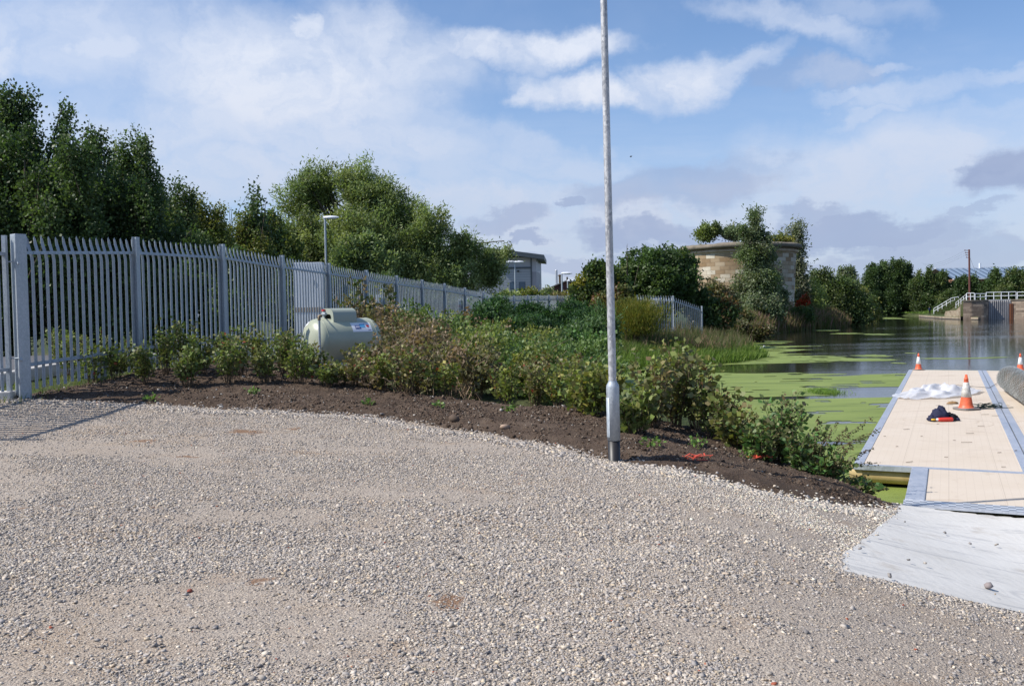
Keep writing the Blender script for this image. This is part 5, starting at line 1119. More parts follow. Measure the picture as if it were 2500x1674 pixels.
def cloth(name, label, cat, outline_c, hx, hy, rz, hgt, seed, mat, base, n=46, freq=3.2, thin=0.012, ragged=.35):
    rng = np.random.default_rng(seed); u = np.linspace(-1, 1, n); U, Vv = np.meshgrid(u, u); a = np.arctan2(Vv, U); r = np.hypot(U, Vv)
    edge = 1+ragged*(fbm(np.cos(a)*1.6+seed, np.sin(a)*1.6, seed, 3)-.5)*2; X = U*hx*edge; Yv = Vv*hy*edge
    hz = np.abs(fbm(U*freq+seed, Vv*freq, seed, 4)-.5)*2; ridge = (1-np.abs(fbm(U*freq*.7+seed, Vv*freq*.5, seed+3, 3)-.5)*2)**3
    H = (hz*.35+ridge*.75)*hgt*np.clip(1.25-r, .06, 1); c, s = math.cos(rz), math.sin(rz)
    V = np.stack([base[0]+X*c-Yv*s, base[1]+X*s+Yv*c, base[2]+.004+H], 2).reshape(-1, 3); idx = np.arange(n*n).reshape(n, n); keep = ((r < 1.02)[:-1, :-1]).ravel()
    Fq = np.stack([idx[:-1, :-1].ravel(), idx[:-1, 1:].ravel(), idx[1:, 1:].ravel(), idx[1:, :-1].ravel()], 1)[keep]
    o = np_mesh(name, V, Fq, mat, None, tuple(base), smooth=True); tag(o, label, cat); m = o.modifiers.new('thickness', 'SOLIDIFY'); m.thickness = thin; m.offset = 0; return o
def sheet_mat():
    m = bpy.data.materials.new('clear_plastic'); m.use_nodes = True; g = N(m.node_tree); b = m.node_tree.nodes['Principled BSDF']; b.inputs['Base Color'].default_value = (.86, .87, .90, 1); b.inputs['Roughness'].default_value = .25
    tr = g.n('ShaderNodeBsdfTransparent'); tl = g.n('ShaderNodeBsdfTranslucent', {'Color': (.85, .86, .9, 1)}); a = g.n('ShaderNodeMixShader', {0: .3, 1: b.outputs[0], 2: tl.outputs[0]}); c = g.n('ShaderNodeMixShader', {0: .42, 1: a.outputs[0], 2: tr.outputs[0]}); m.node_tree.links.new(c.outputs[0], m.node_tree.nodes['Material Output'].inputs[0]); return m
p = onz(2282, 962, dz); cloth('plastic_sheet', 'crumpled sheet of clear white plastic lying on the pontoon deck', 'plastic sheet', None, 0.78, 1.75, -.9, .32, 15, sheet_mat(), (p.x, p.y, dz), 60, 3.0, .001)
M_cloth = pmat('navy_cloth', (.025, .028, .06), .85, 0, .2); M_cloth2 = pmat('black_cloth', (.008, .009, .014), .85, 0, .2)
def lump(name, label, cat, c, r, seed, mat, parent=None, amp=.35):
    rng = np.random.default_rng(seed); mb = MB(); n, m = 22, 14; V = []
    for j in range(m+1):
        th = math.pi/2*j/m
        for k in range(n):
            a = 2*math.pi*k/n; w = 1+amp*(float(fbm(np.array(math.cos(a)*2+seed+th), np.array(math.sin(a)*2+th*2), seed, 3))-.5)*2; V.append((c[0]+r[0]*math.cos(a)*math.cos(th)*w, c[1]+r[1]*math.sin(a)*math.cos(th)*w, c[2]+.002+r[2]*math.sin(th)*w))
    mb.add(V, [(j*n+k, j*n+(k+1) % n, (j+1)*n+(k+1) % n, (j+1)*n+k) for j in range(m) for k in range(n)], True); o = mb.build(name, mat, parent, None if parent else tuple(c))
    if label: tag(o, label, cat)
    return o
p = onz(2303, 1028, dz); jk = empty('jacket', (p.x, p.y+.12, dz), 'dark navy jacket dropped in a heap on the pontoon deck', 'jacket')
lump('folded_back', None, None, (p.x-.02, p.y+.16, dz), (.20, .17, .26), 31, M_cloth, jk, .45); lump('sleeve', None, None, (p.x+.20, p.y+.13, dz), (.16, .11, .13), 32, M_cloth2, jk, .5); lump('collar', None, None, (p.x-.12, p.y+.1, dz), (.13, .10, .13), 33, M_cloth, jk, .6); lump('cuff', None, None, (p.x+.31, p.y+.07, dz), (.06, .05, .06), 34, M_cloth, jk, .4)
bt = empty('spray_can', (p.x, p.y-.06, dz), 'small red can with yellow cap lying in front of the dark jacket', 'can'); mb = MB(); RX = Matrix.Rotation(math.pi/2, 3, 'Y'); cc_ = Vector((p.x-.13, p.y-.04, dz+.042))
mb.lathe(cc_, [(0, .0), (.030, .0), (.036, .03), (.040, .10), (.041, .28), (.035, .30), (0, .305)], 20, RX); mb.build('body', pmat('red_can', (.65, .05, .03), .35), bt); mb = MB(); mb.lathe(cc_, [(.02, -.04), (.026, -.02), (.028, .002)], 16, RX); mb.build('neck', M_white, bt); mb = MB(); mb.lathe(cc_, [(0, -.13), (.018, -.125), (.022, -.05), (.0, -.045)], 16, RX); mb.build('cap', pmat('yellow_cap', (.7, .42, .03), .4), bt)
p = onz(2326, 985, dz); gl = lump('work_glove', 'crumpled tan leather glove beside the large cone', 'glove', (p.x, p.y, dz), (.12, .07, .05), 35, pmat('tan_leather', (.28, .17, .08), .8), None, .5)
p = onz(2403, 996, dz); rng = np.random.default_rng(36); mb = MB()
for k in range(9):
    a0 = rng.uniform(0, 6.28); r0 = rng.uniform(.10, .2); pts = [(p.x+.12*(k % 3-.6)+r0*1.5*math.cos(a0+t*.35), p.y+r0*.9*math.sin(a0+t*.35), dz+.016+.012*k*abs(math.sin(t*.4+k))) for t in range(17)]; mb.tube(pts, .008, 6)
mb.tube([(p.x+.2, p.y, dz+.012), (p.x+.45, p.y-.1, dz+.012), (p.x+.62, p.y-.06, dz+.012)], .008, 6)
tag(mb.build('rope_coil', pmat('dark_green_rope', (.03, .05, .045), .8), None, base=(p.x, p.y, dz)), 'dark green rope bundle lying by the large cone', 'rope')
M_wire = pmat('dull_wire', (.16, .14, .13), .5, .5)
p = onz(2336, 944, dz); mb = MB(); mb.tube([(p.x+.34*math.cos(t*.3), p.y+.42*math.sin(t*.3), dz+.010+.006*(t % 2)) for t in range(21)], .007, 5); tag(mb.build('wire_loop', M_wire, None, base=(p.x, p.y, dz)), 'loose loop of wire on the deck behind the large cone', 'wire')
a, b, c, d_ = onz(2368, 944, dz), onz(2415, 947, dz), onz(2434, 938, dz), onz(2443, 928, dz); mb = MB(); mb.tube([(a.x, a.y, dz+.02), (b.x, b.y, dz+.01), (c.x, c.y, dz+.03), (d_.x, d_.y, dz+.22)], .007, 5); tag(mb.build('loose_wire', M_wire, None, base=tuple(b)), 'thin wire trailing from the mesh roll across the deck', 'wire')
def wire_roll():
    a = onz(2480, 958, dz); a = Vector((a.x+.12, a.y+.5, dz+.34)); b = onz(2545, 1016, dz); b = Vector((b.x+.1, b.y, dz+.34)); ax = (b-a); L = ax.length; ax.normalize(); R = ax.to_track_quat('Z', 'Y').to_matrix(); root = empty('mesh_roll', (a.x, a.y, dz), 'big roll of rusty green wire netting at the right edge of the pontoon', 'wire netting')
    M_n1 = pmat('netting_wire', (.24, .26, .24), .4, .5, .5, mottled((.30, .32, .30), (.55, .56, .54), 3, (.3, .5), .0, .001)); M_n2 = pmat('netting_core', (.13, .14, .11), .8, 0, .2, mottled((.045, .06, .045), (.19, .11, .06), 2.6, (.7, .9), 1.0, .04))
    mb = MB(); pr = [(0, .01), (.24, .02), (.302, .05), (.312, L/2), (.302, L-.05), (.24, L-.02), (0, L)]; mb.lathe(a, pr, 30, R); mb.build('inner_layers', M_n2, root)
    mb = MB()
    for lay, (r0, m) in enumerate(((.336, 24),)):
        for s in (-1, 1):
            for k in range(m):
                pts = []
                for t in range(25):
                    f = t/24; an = 2*math.pi*(k+.5*lay)/m+s*f*L/r0*.55; rr_ = r0+.004*((t+k) % 2)-.03*abs(f-.5)**3*8*(0.3); pts.append(a+R@Vector((rr_*math.cos(an), rr_*math.sin(an), f*L)))
                mb.tube(pts, .0048, 4, False)
    mb.build('netting', M_n1, root)
wire_roll()
def debris():
    rng = np.random.default_rng(37); mb = MB(); lst = [(2213, 1048), (2318, 1010-22), (2290, 990), (2250, 1065), (2310, 1116), (2220, 1128), (2450, 1140), (2440, 1105), (2430, 1015), (2460, 990), (2395, 1040), (2360, 1080), (2190, 1090), (2330, 1075), (2480, 1100), (2405, 1012), (2290, 1035), (2412, 985), (2368, 1058), (2160, 1065)]
    for px, py in lst:
        c = onz(px, py, dz); a = rng.uniform(-.6, .6); l = rng.uniform(.02, .09); mb.bar((c.x-l*math.cos(a), c.y-l*math.sin(a), dz+.006), (c.x+l*math.cos(a), c.y+l*math.sin(a), dz+.008), .012, .005)
    tag(mb.build('twig_litter', M_twig, None, base=tuple(c)), 'dark twigs and crumbs of soil scattered on the pontoon deck', 'litter', kind='stuff')
debris()

# litter on the soil
p = onground(1528, 1074); mb = MB(); q0 = Vector((p.x-.06, p.y, float(Hsoil(np.array(p.x-.06), np.array(p.y)))+.16)); q1 = Vector((p.x+.03, p.y-.05, float(Hsoil(np.array(p.x+.03), np.array(p.y-.05)))+.0)); mb.bar(q0, q1, .032, .012); tag(mb.build('white_peg', M_white, None, base=tuple(q1)), 'white plastic peg stuck slanting in the soil beside the lamp column', 'peg')
M_net = pmat('orange_netting', (.62, .09, .05), .6)
for i, (px, py, w, lab) in enumerate([(1705, 1142, .20, 'scrap of bright orange netting below the green seedling'), (1843, 1138, .17, 'long torn strand of orange netting half buried in the soil'), (1176, 935, .13, 'shred of red netting low among the middle shrubs'), (1219, 938, .15, 'shred of red netting standing against the shrub stems'), (1098, 925, .07, 'tiny red scrap among the shrubs below the fence')]):
    p = onground(px, py); rng = np.random.default_rng(650+i); mb = MB(); z = gz(p.x, p.y)+.10; up = .28 if i in (2, 3) else .03
    for k in range(26):
        a = Vector((p.x+rng.normal(0, w*.5), p.y+rng.normal(0, w*.3), z+rng.uniform(0, up))); b = a+Vector((rng.normal(0, w*.35), rng.normal(0, w*.2), rng.uniform(-.01, .02+up*.5))); mb.bar(a, b, .016, .004)
    tag(mb.build('netting_scrap', M_net, None, base=(p.x, p.y, z)), lab, 'litter', 'scraps of orange netting')
for i, (px, py, r, cl, lab) in enumerate([(1234, 1058, .045, (.36, .26, .19), 'rounded brown cobble on the soil edge left of the lamp column'), (1110, 1040, .07, (.10, .07, .05), 'dark lump of earth at the edge of the soil'), (2412, 1444, .035, (.26, .22, .21), 'single grey pebble alone on the concrete ramp'), (1640, 1112, .02, (.55, .52, .46), 'pale flint lying on bare soil right of the lamp column'), (463, 1450, .017, (.30, .08, .05), 'chip of red brick lying in the grey chippings')]):
    p = onground(px, py); z = gz(p.x, p.y)+(.055 if i == 2 else .03 if i == 4 else .09); o = stones('stone', np.array([[p.x, p.y, z-.02]]), np.array([r*1.3]), np.array([cl]), M_stone, (.6, .8), True, .3, .15, np.random.default_rng(700+i)); tag(o, lab, 'stone')

# ------------------------------------------------------------------ stone tower
def masonry(name, c1, c2, c3, sx, sy, mort=(.2, .17, .13), cyl=None, dark=.3, bs=.6):
    def fn(g, b, nt):
        p = wpos(g); s = g.n('ShaderNodeSeparateXYZ', {0: p}).outputs
        if cyl:
            x = g.m('SUBTRACT', s[0], cyl[0]); y = g.m('SUBTRACT', s[1], cyl[1]); u = g.m('MULTIPLY', g.m('ARCTAN2', y, x), cyl[2])
        else: u = g.m('ADD', s[0], g.m('MULTIPLY', s[1], .6))
        v = g.n('ShaderNodeCombineXYZ', {0: u, 1: s[2], 2: 0.0}).outputs[0]
        br = g.n('ShaderNodeTexBrick', {'Vector': v, 'Color1': (0, 0, 0, 1), 'Color2': (1, 1, 1, 1), 'Mortar': (.5, .5, .5, 1), 'Scale': 1.0, 'Mortar Size': .012, 'Mortar Smooth': .2, 'Brick Width': sx, 'Row Height': sy}, offset=.5, squash=1.0)
        n = g.noise(p, .9, 5, .65); n2 = g.noise(p, 6.0, 5, .65)
        col = g.ramp(br.outputs[0], [(0, c1), (.45, c2), (1, c3)]); col = g.mix(g.mr(n, .45, .75, 0, dark), col, tuple(x*.4 for x in c1)); col = g.mix(g.mr(n2, .5, .8, 0, .3), col, tuple(x*.55 for x in c2)); col = g.mix(br.outputs[1], col, mort)
        nt.links.new(col, b.inputs['Base Color']); bump(g, nt, b, g.m('SUBTRACT', n2, br.outputs[1]), bs, .03)
    return pmat(name, c2, .9, 0, .2, fn)
TX, TY, TS = at(1806, 700, 106).x, 106.0, 106/92
M_tow = masonry('tower_stone', (.27, .18, .10), (.42, .32, .21), (.62, .56, .45), 1.15, .44, (.16, .12, .085), (TX, TY, 6.4), .35); M_cap = pmat('cap_stone', (.2, .17, .14), .9, 0, .2, mottled((.13, .115, .09), (.26, .22, .17), 1.5, (.8, .95), .6, .05)); M_band = pmat('band_stone', (.45, .33, .22), .9, 0, .2, mottled((.36, .25, .16), (.52, .43, .32), 1.3, (.8, .95), .4, .03))
root = empty('stone_tower', (TX, TY, gz(TX, TY)-.3), 'squat round sandstone tower with a dark moulded rim beside the river', 'tower'); zt = at(1806, 590, 106-6.4).z
sc_ = lambda pr: [(a*TS, b) for a, b in pr]
mb = MB(); mb.lathe((TX, TY, 0), sc_([(5.05, -.8), (5.42, zt-1.05)]), 72); mb.build('wall', M_tow, root)
mb = MB(); mb.lathe((TX, TY, 0), sc_([(5.42, zt-1.05), (5.60, zt-1.0), (5.62, zt-.78), (5.46, zt-.75), (5.46, zt-.69)]), 72); mb.build('string_course', M_band, root)
mb = MB(); rng = np.random.default_rng(41); prof = sc_([(5.46, -.69), (5.75, -.60), (5.95, -.54), (5.97, -.24), (5.85, -.13), (5.3, .0), (4.9, -.02)]); V = []
m = 72
for j, (r, h) in enumerate(prof):
    for k in range(m): t = 2*math.pi*k/m; wob = (float(fbm(np.array(k*.35), np.array(.5), 88, 3))-.5); V.append((TX+r*math.cos(t), TY+r*math.sin(t), zt+h+(wob*.28 if j > 2 else 0)))
mb.add(V, [(j*m+k, j*m+(k+1) % m, (j+1)*m+(k+1) % m, (j+1)*m+k) for j in range(len(prof)-1) for k in range(m)], True); mb.add([v for v in V[-m:]], [tuple(range(m))]); mb.build('rim', M_cap, root)

# ------------------------------------------------------------------ far buildings
def clad(name, c, per, line=.7):
    def fn(g, b, nt):
        s = g.n('ShaderNodeSeparateXYZ', {0: wpos(g)}).outputs; l = g.m('LESS_THAN', g.m('FRACT', g.m('DIVIDE', s[2], per)), .16); n = g.noise(wpos(g), .5, 4)
        nt.links.new(g.mix(g.m('MULTIPLY', l, line), g.ramp(n, [(.3, tuple(x*.93 for x in c)), (.7, c)]), tuple(x*.5 for x in c)), b.inputs['Base Color'])
    return pmat(name, c, .5, 0, .4, fn)
M_cl1 = clad('upper_cladding', (.36, .38, .43), 50.0); M_cl2 = clad('ribbed_cladding', (.31, .34, .375), .42); M_fas = pmat('dark_fascia', (.06, .075, .09), .5); M_win = pmat('window_glass', (.05, .09, .14), .12)
Yb = 150.0; bz = gz(at(1270, 760, Yb).x, Yb); pl = at(1150, 760, Yb).x; pr_ = at(1298, 760, Yb).x; pe = at(1311, 760, Yb).x; zf = at(1300, 621, Yb).z; zm = at(1270, 655.5, Yb).z
root = empty('office_building', (pr_, Yb, bz), 'grey clad office building with overhanging dark roof beyond the fence', 'building')
mb = MB(); mb.box(((pl+pr_)/2, Yb+6, (bz+zm)/2), (pr_-pl, 12, zm-bz)); mb.build('lower_wall', M_cl2, root)
mb = MB(); mb.prism([(pl, Yb), (pr_, Yb), (pr_, Yb+12), (pl, Yb+12)], zm+.25, zf-.45); mb.build('upper_wall', M_cl1, root)
mb = MB(); mb.prism([(pr_+.12, Yb-.05), (pe, Yb-.05), (pe+1.2, Yb+12), (pr_+.12, Yb+12)], bz, zf-.6); mb.build('corner_bay', M_cl1, root)
mb = MB(); mb.box(((pl+pr_)/2, Yb+.1, zm+.125), (pr_-pl, .5, .25)); mb.box((pr_+.06, Yb+.02, (bz+zf-.6)/2), (.22, .3, zf-.6-bz)); mb.build('dark_strips', M_fas, root)
mb = MB(); zl, zr = at(1180, 603, Yb-2).z, at(1328, 622, Yb-2).z; xl, xr = at(1180, 610, Yb-2).x, at(1328, 610, Yb-2).x
mb.add([(xl, Yb-2, zl), (xr, Yb-2, zr), (xr+1, Yb+14, zr), (xl, Yb+14, zl), (xl, Yb-2, zl-.75), (xr, Yb-2, zr-.7), (xr+1, Yb+14, zr-.7), (xl, Yb+14, zl-.75)], [(0, 1, 2, 3), (7, 6, 5, 4), (0, 4, 5, 1), (1, 5, 6, 2), (2, 6, 7, 3), (3, 7, 4, 0)]); mb.build('roof', M_fas, root)
for px in (1252, 1275):
    w = at(px, 697, Yb-.05); mb = MB(); mb.box((w.x, Yb-.02, w.z), (1.0, .12, 1.2)); f = mb.build('window', M_fas, root); mb = MB(); mb.box((w.x, Yb-.09, w.z), (.86, .04, 1.06)); mb.build('pane', M_win, f)
w = at(1265, 662, Yb); mb = MB(); mb.box((w.x, Yb-.15, w.z), (.35, .3, .22)); mb.build('floodlight', M_dark, root)
w = at(1312, 663, Yb); mb = MB(); mb.tube([(w.x, Yb-.05, w.z), (w.x+.25, Yb-.3, w.z+.12)], .04, 6); mb.lathe((w.x+.3, Yb-.3, w.z-.05), [(0, -.12), (.12, -.05), (.12, .08), (0, .14)], 12); mb.build('security_camera', M_white, root)
def shed():
    Y = 138.0; g0 = gz(15, Y)-.3; A = at(1330, 702, Y); R_ = at(1385, 683, Y); Bx = at(1440, 700, Y); root = empty('brown_shed', (R_.x, Y, g0), 'low brown gabled shed with a grey roof and steel flue', 'building'); M_br = pmat('brown_cladding', (.10, .04, .035), .7, 0, .3, mottled((.085, .034, .03), (.12, .05, .042), 1.5, (.6, .8), .1, .01)); M_rf = pmat('grey_roof_sheet', (.25, .23, .22), .8, 0, .3, mottled((.20, .185, .175), (.30, .28, .26), 2, (.7, .9), .2, .01))
    mb = MB(); hx = A.x-1.0; mb.add([(hx, Y, g0), (Bx.x+1, Y, g0), (Bx.x+1, Y, Bx.z-.5), (R_.x, Y, R_.z-.12), (hx, Y, A.z-.75)], [(0, 1, 2, 3, 4)]); mb.add([(hx, Y+16, g0), (Bx.x+1, Y+16, g0), (Bx.x+1, Y+16, Bx.z-.5), (R_.x, Y+16, R_.z-.12), (hx, Y+16, A.z-.75)], [(4, 3, 2, 1, 0)]); mb.add([(hx, Y, g0), (hx, Y, A.z-.75), (hx, Y+16, A.z-.75), (hx, Y+16, g0)], [(0, 1, 2, 3)]); mb.build('wall', M_br, root)
    mb = MB(); back = at(1300, 684, Y+30)
    for (x0, z0), (x1, z1) in (((hx-1.2, A.z-1.1), (R_.x, R_.z)), ((R_.x, R_.z), (Bx.x+1.6, Bx.z-.6))):
        vs = [(x0, Y-.4, z0), (x1, Y-.4, z1), (x1, Y+18, z1), (x0, Y+18, z0)]; vs += [(a, b, c-.14) for a, b, c in vs]; mb.add(vs, [(0, 1, 2, 3), (7, 6, 5, 4), (0, 4, 5, 1), (1, 5, 6, 2), (2, 6, 7, 3), (3, 7, 4, 0)])
    mb.build('roof', M_rf, root)
    t = at(1358, 660, Y+3); b = at(1358, 692, Y+3); mb = MB(); mb.tube([(t.x, Y+3, b.z-.3), (t.x, Y+3, t.z)], .19, 14); mb.lathe((t.x, Y+3, t.z), [(.19, 0), (.14, .12), (0, .12)], 14); mb.build('flue', M_alu, root); mb = MB(); mb.tube([(t.x, Y+3, b.z-.9), (t.x, Y+3, b.z-.15)], .21, 14); mb.build('flue_base', M_black, root)
    t = at(1366.5, 671, Y+3); mb = MB(); mb.tube([(t.x, Y+3, b.z-1), (t.x, Y+3, t.z)], .17, 12); mb.lathe((t.x, Y+3, t.z), [(.17, -.2), (.27, -.16), (.27, -.02), (.17, .0), (0, .1)], 12); mb.build('vent_pipe', M_twig, root)
    mb = MB(); w = at(1366.5, 740, Y-.1).x; mb.tube([(w, Y-.1, g0), (w, Y-.1, at(1366, 690, Y).z)], .06, 6); mb.build('drain_pipe', M_dark, root)
shed()
shp = lambda *a: None
def warehouse():
    Y = 300.0; a = at(2290, 655, Y); b = at(2520, 640, Y+0); e0 = at(2290, 684, Y-8); e1 = at(2530, 690, Y-8); g0 = 2.0; root = empty('warehouse', (a.x, Y, g0), 'long warehouse with a blue grey ribbed roof behind the right bank trees', 'building')
    def fn(g, b_, nt):
        s = g.n('ShaderNodeSeparateXYZ', {0: wpos(g)}).outputs; l = g.m('LESS_THAN', g.m('FRACT', g.m('DIVIDE', g.m('ADD', s[0], g.m('MULTIPLY', s[2], .0)), 2.1)), .35); nt.links.new(g.mix(l, (.24, .31, .40), (.10, .14, .20)), b_.inputs['Base Color'])
    M_r = pmat('ribbed_roof', (.27, .34, .43), .5, .2, .4, fn); M_w = masonry('warehouse_brick', (.22, .10, .06), (.27, .13, .08), (.30, .16, .10), .5, .2)
    zr0 = at(2290, 655, Y).z; zr1 = at(2500, 642, Y).z; ze = at(2300, 681, Y-10).z; x1 = b.x+10; mb = MB()
    mb.add([(a.x, Y-10, ze), (x1, Y-10, ze), (x1, Y+2, zr0), (a.x, Y+2, zr0), (x1, Y+14, ze), (a.x, Y+14, ze)], [(0, 1, 2, 3), (3, 2, 4, 5)]); mb.build('roof', M_r, root)
    mb = MB(); mb.bar((a.x, Y-10.2, ze-.1), (x1, Y-10.2, ze-.1), .5, .35); mb.bar((a.x, Y+2, zr0+.05), (x1, Y+2, zr0+.05), .5, .3); mb.build('gutter', M_white, root)
    mb = MB(); mb.prism([(a.x+.5, Y-9.5), (x1-.5, Y-9.5), (x1-.5, Y+13.5), (a.x+.5, Y+13.5)], g0, ze-.2); mb.build('wall', M_w, root); t = at(2396, 642, Y); mb = MB(); mb.tube([(t.x, Y+1, zr0-.2), (t.x, Y+1, t.z)], .35, 10); mb.build('vent', M_white, root)
warehouse()
# ------------------------------------------------------------------ lock
M_lock = masonry('lock_stone', (.17, .13, .10), (.28, .21, .16), (.46, .36, .27), .9, .36, (.26, .22, .17), None, .6); M_pale = masonry('pale_wall_stone', (.24, .19, .13), (.34, .27, .19), (.40, .34, .25), .8, .33, (.25, .21, .16), None, .3); M_rail = pmat('white_railing_paint', (.72, .74, .76), .5); M_sheet = pmat('sheet_piling', (.24, .23, .24), .7, .2, .4, mottled((.32, .31, .32), (.55, .52, .51), .8, (.6, .8), .2, .02, 5, (1, 1, .25)))
LT = at(2380, 732, 150).z; cxL = at(2384, 760, 152).x; rL = 2.35
root = empty('lock_wall', (cxL, 152.6, WATER), 'rounded blackened stone end of the canal lock wall', 'lock wall'); mb = MB(); x0 = at(2350, 760, 150.3).x; x1 = at(2418, 760, 150.3).x
pts = [(x0, 150.0+.1), (x0+1.2, 149.75)]; 
for k in range(9): t = math.pi/2*k/8; pts.append((x1-1.6+1.6*math.sin(t), 151.35-1.6*math.cos(t)))
pts += [(x1+.6, 157), (x0+3.6, 157)]; mb.prism(pts, WATER-.6, LT-.22); mb.build('wall', M_lock, root); mb = MB(); cxm = sum(p[0] for p in pts)/len(pts); mb.prism([(cxm+(p[0]-cxm)*1.02, 154+(p[1]-154)*1.02) for p in pts], LT-.22, LT); mb.build('coping', M_cap, root)
root = empty('sheet_pile_wall', (x1+.1, 151.5, WATER), 'grey corrugated steel sheet piling between the stone lock walls', 'piling'); mb = MB(); xa, xb = x1+.05, at(2469, 760, 151).x; nn = 11; vs = []
for i in range(nn*4+1):
    x = xa+(xb-xa)*i/(nn*4); yv = 151.4-(0, .0, .32, .32)[i % 4]; vs += [(x, yv, WATER-.5), (x, yv, LT-.15)]
mb.add(vs, [(2*i, 2*i+2, 2*i+3, 2*i+1) for i in range(nn*4)]); mb.build('piles', M_sheet, root); mb = MB(); mb.box(((xa+xb)/2, 151.7, LT-.08), (xb-xa, 1.0, .2)); mb.build('capping', M_conc, root)
M_rust = pmat('rust', (.20, .075, .035), .9)
root = empty('lock_wall', (xb+1, 152, WATER), 'straight stone lock wall at the right edge beyond the sheet piling', 'lock wall'); mb = MB(); xe = at(2700, 760, 146).x; mb.prism([(xb, 151.2), (xe, 143.8), (xe, 156), (xb, 158)], WATER-.6, LT-.2); mb.build('wall', M_lock, root); mb = MB(); mb.prism([(xb, 151.1), (xe, 143.7), (xe, 156), (xb, 158)], LT-.2, LT); mb.build('coping', M_cap, root)
mb = MB(); mb.box((xb+.05, 151.05, WATER+1.2), (.5, .25, 2.6)); mb.build('rusty_post', M_rust, root)
# stepped wing wall and landing stage
root = empty('wing_wall', (x0, 151, WATER), 'pale curved stone wing wall stepping down from the lock to the landing', 'wall'); P_ = [(2306, 768), (2308, 760), (2320, 758), (2334, 757), (2344, 748), (2354, 736)]; V = []
for k, (px, py) in enumerate(P_):
    Yw = 166-15*k/5; q = at(px, py, Yw); V.append((q.x, Yw, q.z))
n = len(V); V[-1] = (x0-.05, 150.9, LT-.25); vs = [(a, b, WATER-.3) for a, b, c in V]+V+[(a+.5, b+1.0, WATER-.3) for a, b, c in V]+[(a+.5, b+1.0, c) for a, b, c in V]
mb = MB(); mb.add(vs, [(i, i+1, n+i+1, n+i) for i in range(n-1)]+[(n+i, n+i+1, 3*n+i+1, 3*n+i) for i in range(n-1)]+[(2*n+i+1, 2*n+i, 3*n+i, 3*n+i+1) for i in range(n-1)]+[(0, n, 3*n, 2*n)]); mb.build('wall', M_pale, root)
root = empty('landing_stage', (at(2300, 770, 160).x, 160, WATER), 'low grassy stone landing stage at the foot of the lock', 'landing stage')
L0 = [(at(2243, 770, 192).x, 192.0), (at(2300, 770, 163).x, 163.), (at(2345, 770, 153).x, 153.), (at(2388, 770, 147.6).x, 147.6), (at(2392, 770, 149.9).x, 149.9), (x0+3.4, 156.8), (84., 166.), (98., 198.)]; mb = MB(); mb.prism(L0, WATER-.3, WATER+.12); mb.build('edge', M_dark, root); mb = MB(); mb.prism(L0, WATER+.12, WATER+.42); mb.build('kerb', M_pale, root)
mb = MB(); ctr = (82, 170); mb.prism([(ctr[0]+(a-ctr[0])*.97, ctr[1]+(b-ctr[1])*.97) for a, b in L0], WATER+.42, WATER+.46); mb.build('turf', pmat('turf', (.10, .13, .05), .95, 0, .1, mottled((.12, .11, .08), (.09, .15, .04), .6, (.9, 1), .5, .03)), root)
# grassy bank beside the steps
mb = MB(); A1 = [at(2278, 766, 184), at(2325, 732, 182), at(2345, 730, 180), at(2356, 733, 157), at(2334, 756, 161), at(2306, 766, 168)]
mb.add([tuple(v) for v in A1], [(0, 1, 2, 3, 4, 5)]); mb.add([(v.x, v.y, WATER) for v in A1]+[tuple(v) for v in A1], [(i, (i+1) % 6, 6+(i+1) % 6, 6+i) for i in range(6)]); tag(mb.build('grass_bank', M_ground), kind='structure')
def fld(pxpy, Y0, Y1, n, h, seed, pal, label):
    rng = np.random.default_rng(seed); t = rng.uniform(0, 1, n); s = rng.uniform(0, 1, n); a, b, c, d = [np.array(v) for v in pxpy]; P = (a*(1-t)[:, None]+b*t[:, None])*(1-s)[:, None]+(d*(1-t)[:, None]+c*t[:, None])*s[:, None]
    V, Fq, cc = blades('g', P, rng.uniform(h*.5, h, n), np.full(n, .06), pal, rng, .4); tag(np_mesh('bank_grass', V, Fq, M_grass, col=cc), label, 'grass', kind='stuff')
fld([A1[0], A1[1], A1[3], A1[5]], 0, 0, 4500, .6, 45, [(.07, .12, .03), (.10, .13, .04), (.09, .08, .04)], 'rough grass on the slope between the two white stair railings')
def railing(lab, segs, r=.05, name='handrail'):
    root = empty(name, tuple(segs[0][0]), lab, 'railing', 'white railings at the lock'); up = Vector((0, 0, 1)); posts = 0
    for (a, b, n, h) in segs:
        a, b = Vector(a), Vector(b)
        for q in (1, .5): mb = MB(); mb.tube([a+up*h*q, b+up*h*q], r, 8); mb.build('rail', M_rail, root)
        for k in range(n): c = a.lerp(b, k/(n-1)); mb = MB(); mb.tube([c, c+up*h], r, 8); mb.build('railing_post', M_rail, root)
Lp = lambda px, Y: Vector((at(px, 760, Y).x, Y, LT))
railing('white two bar railing along the top of the stone lock wall', [(Lp(2360, 151.5), Lp(2379, 151), 3, 1.12), (Lp(2381, 151), Lp(2406, 152.4), 3, 1.0), (Lp(2408, 152.2), Lp(2481, 151.6), 5, 1.2), (Lp(2484, 152), Lp(2560, 150), 4, 1.15)], .055)
s0 = at(2334, 752, 157.5); s1 = Vector(Lp(2359, 151.6)); railing('white railing sloping down the curved wing wall', [(s0, s1, 5, .95)], .05)
f0 = at(2280, 766, 176); f1 = at(2321, 742, 172); f2 = at(2340, 738, 172); railing('white stair railing at the left of the grass bank', [(f0, f1, 5, 1.0), (f1, f2, 3, 1.05)], .06); st_n = Vector((.0, 1.6, 0)); 
p = foot(2368, 165); pt = at(2366, 609, 165); root = empty('utility_pole', p, 'tall reddish brown wooden utility pole behind the lock railing', 'utility pole'); mb = MB(); mb.tube([Vector(p), Vector((pt.x, 165, pt.z))], [.2, .15], 10); mb.build('pole', pmat('reddish_wood', (.14, .06, .05), .9, 0, .2), root)
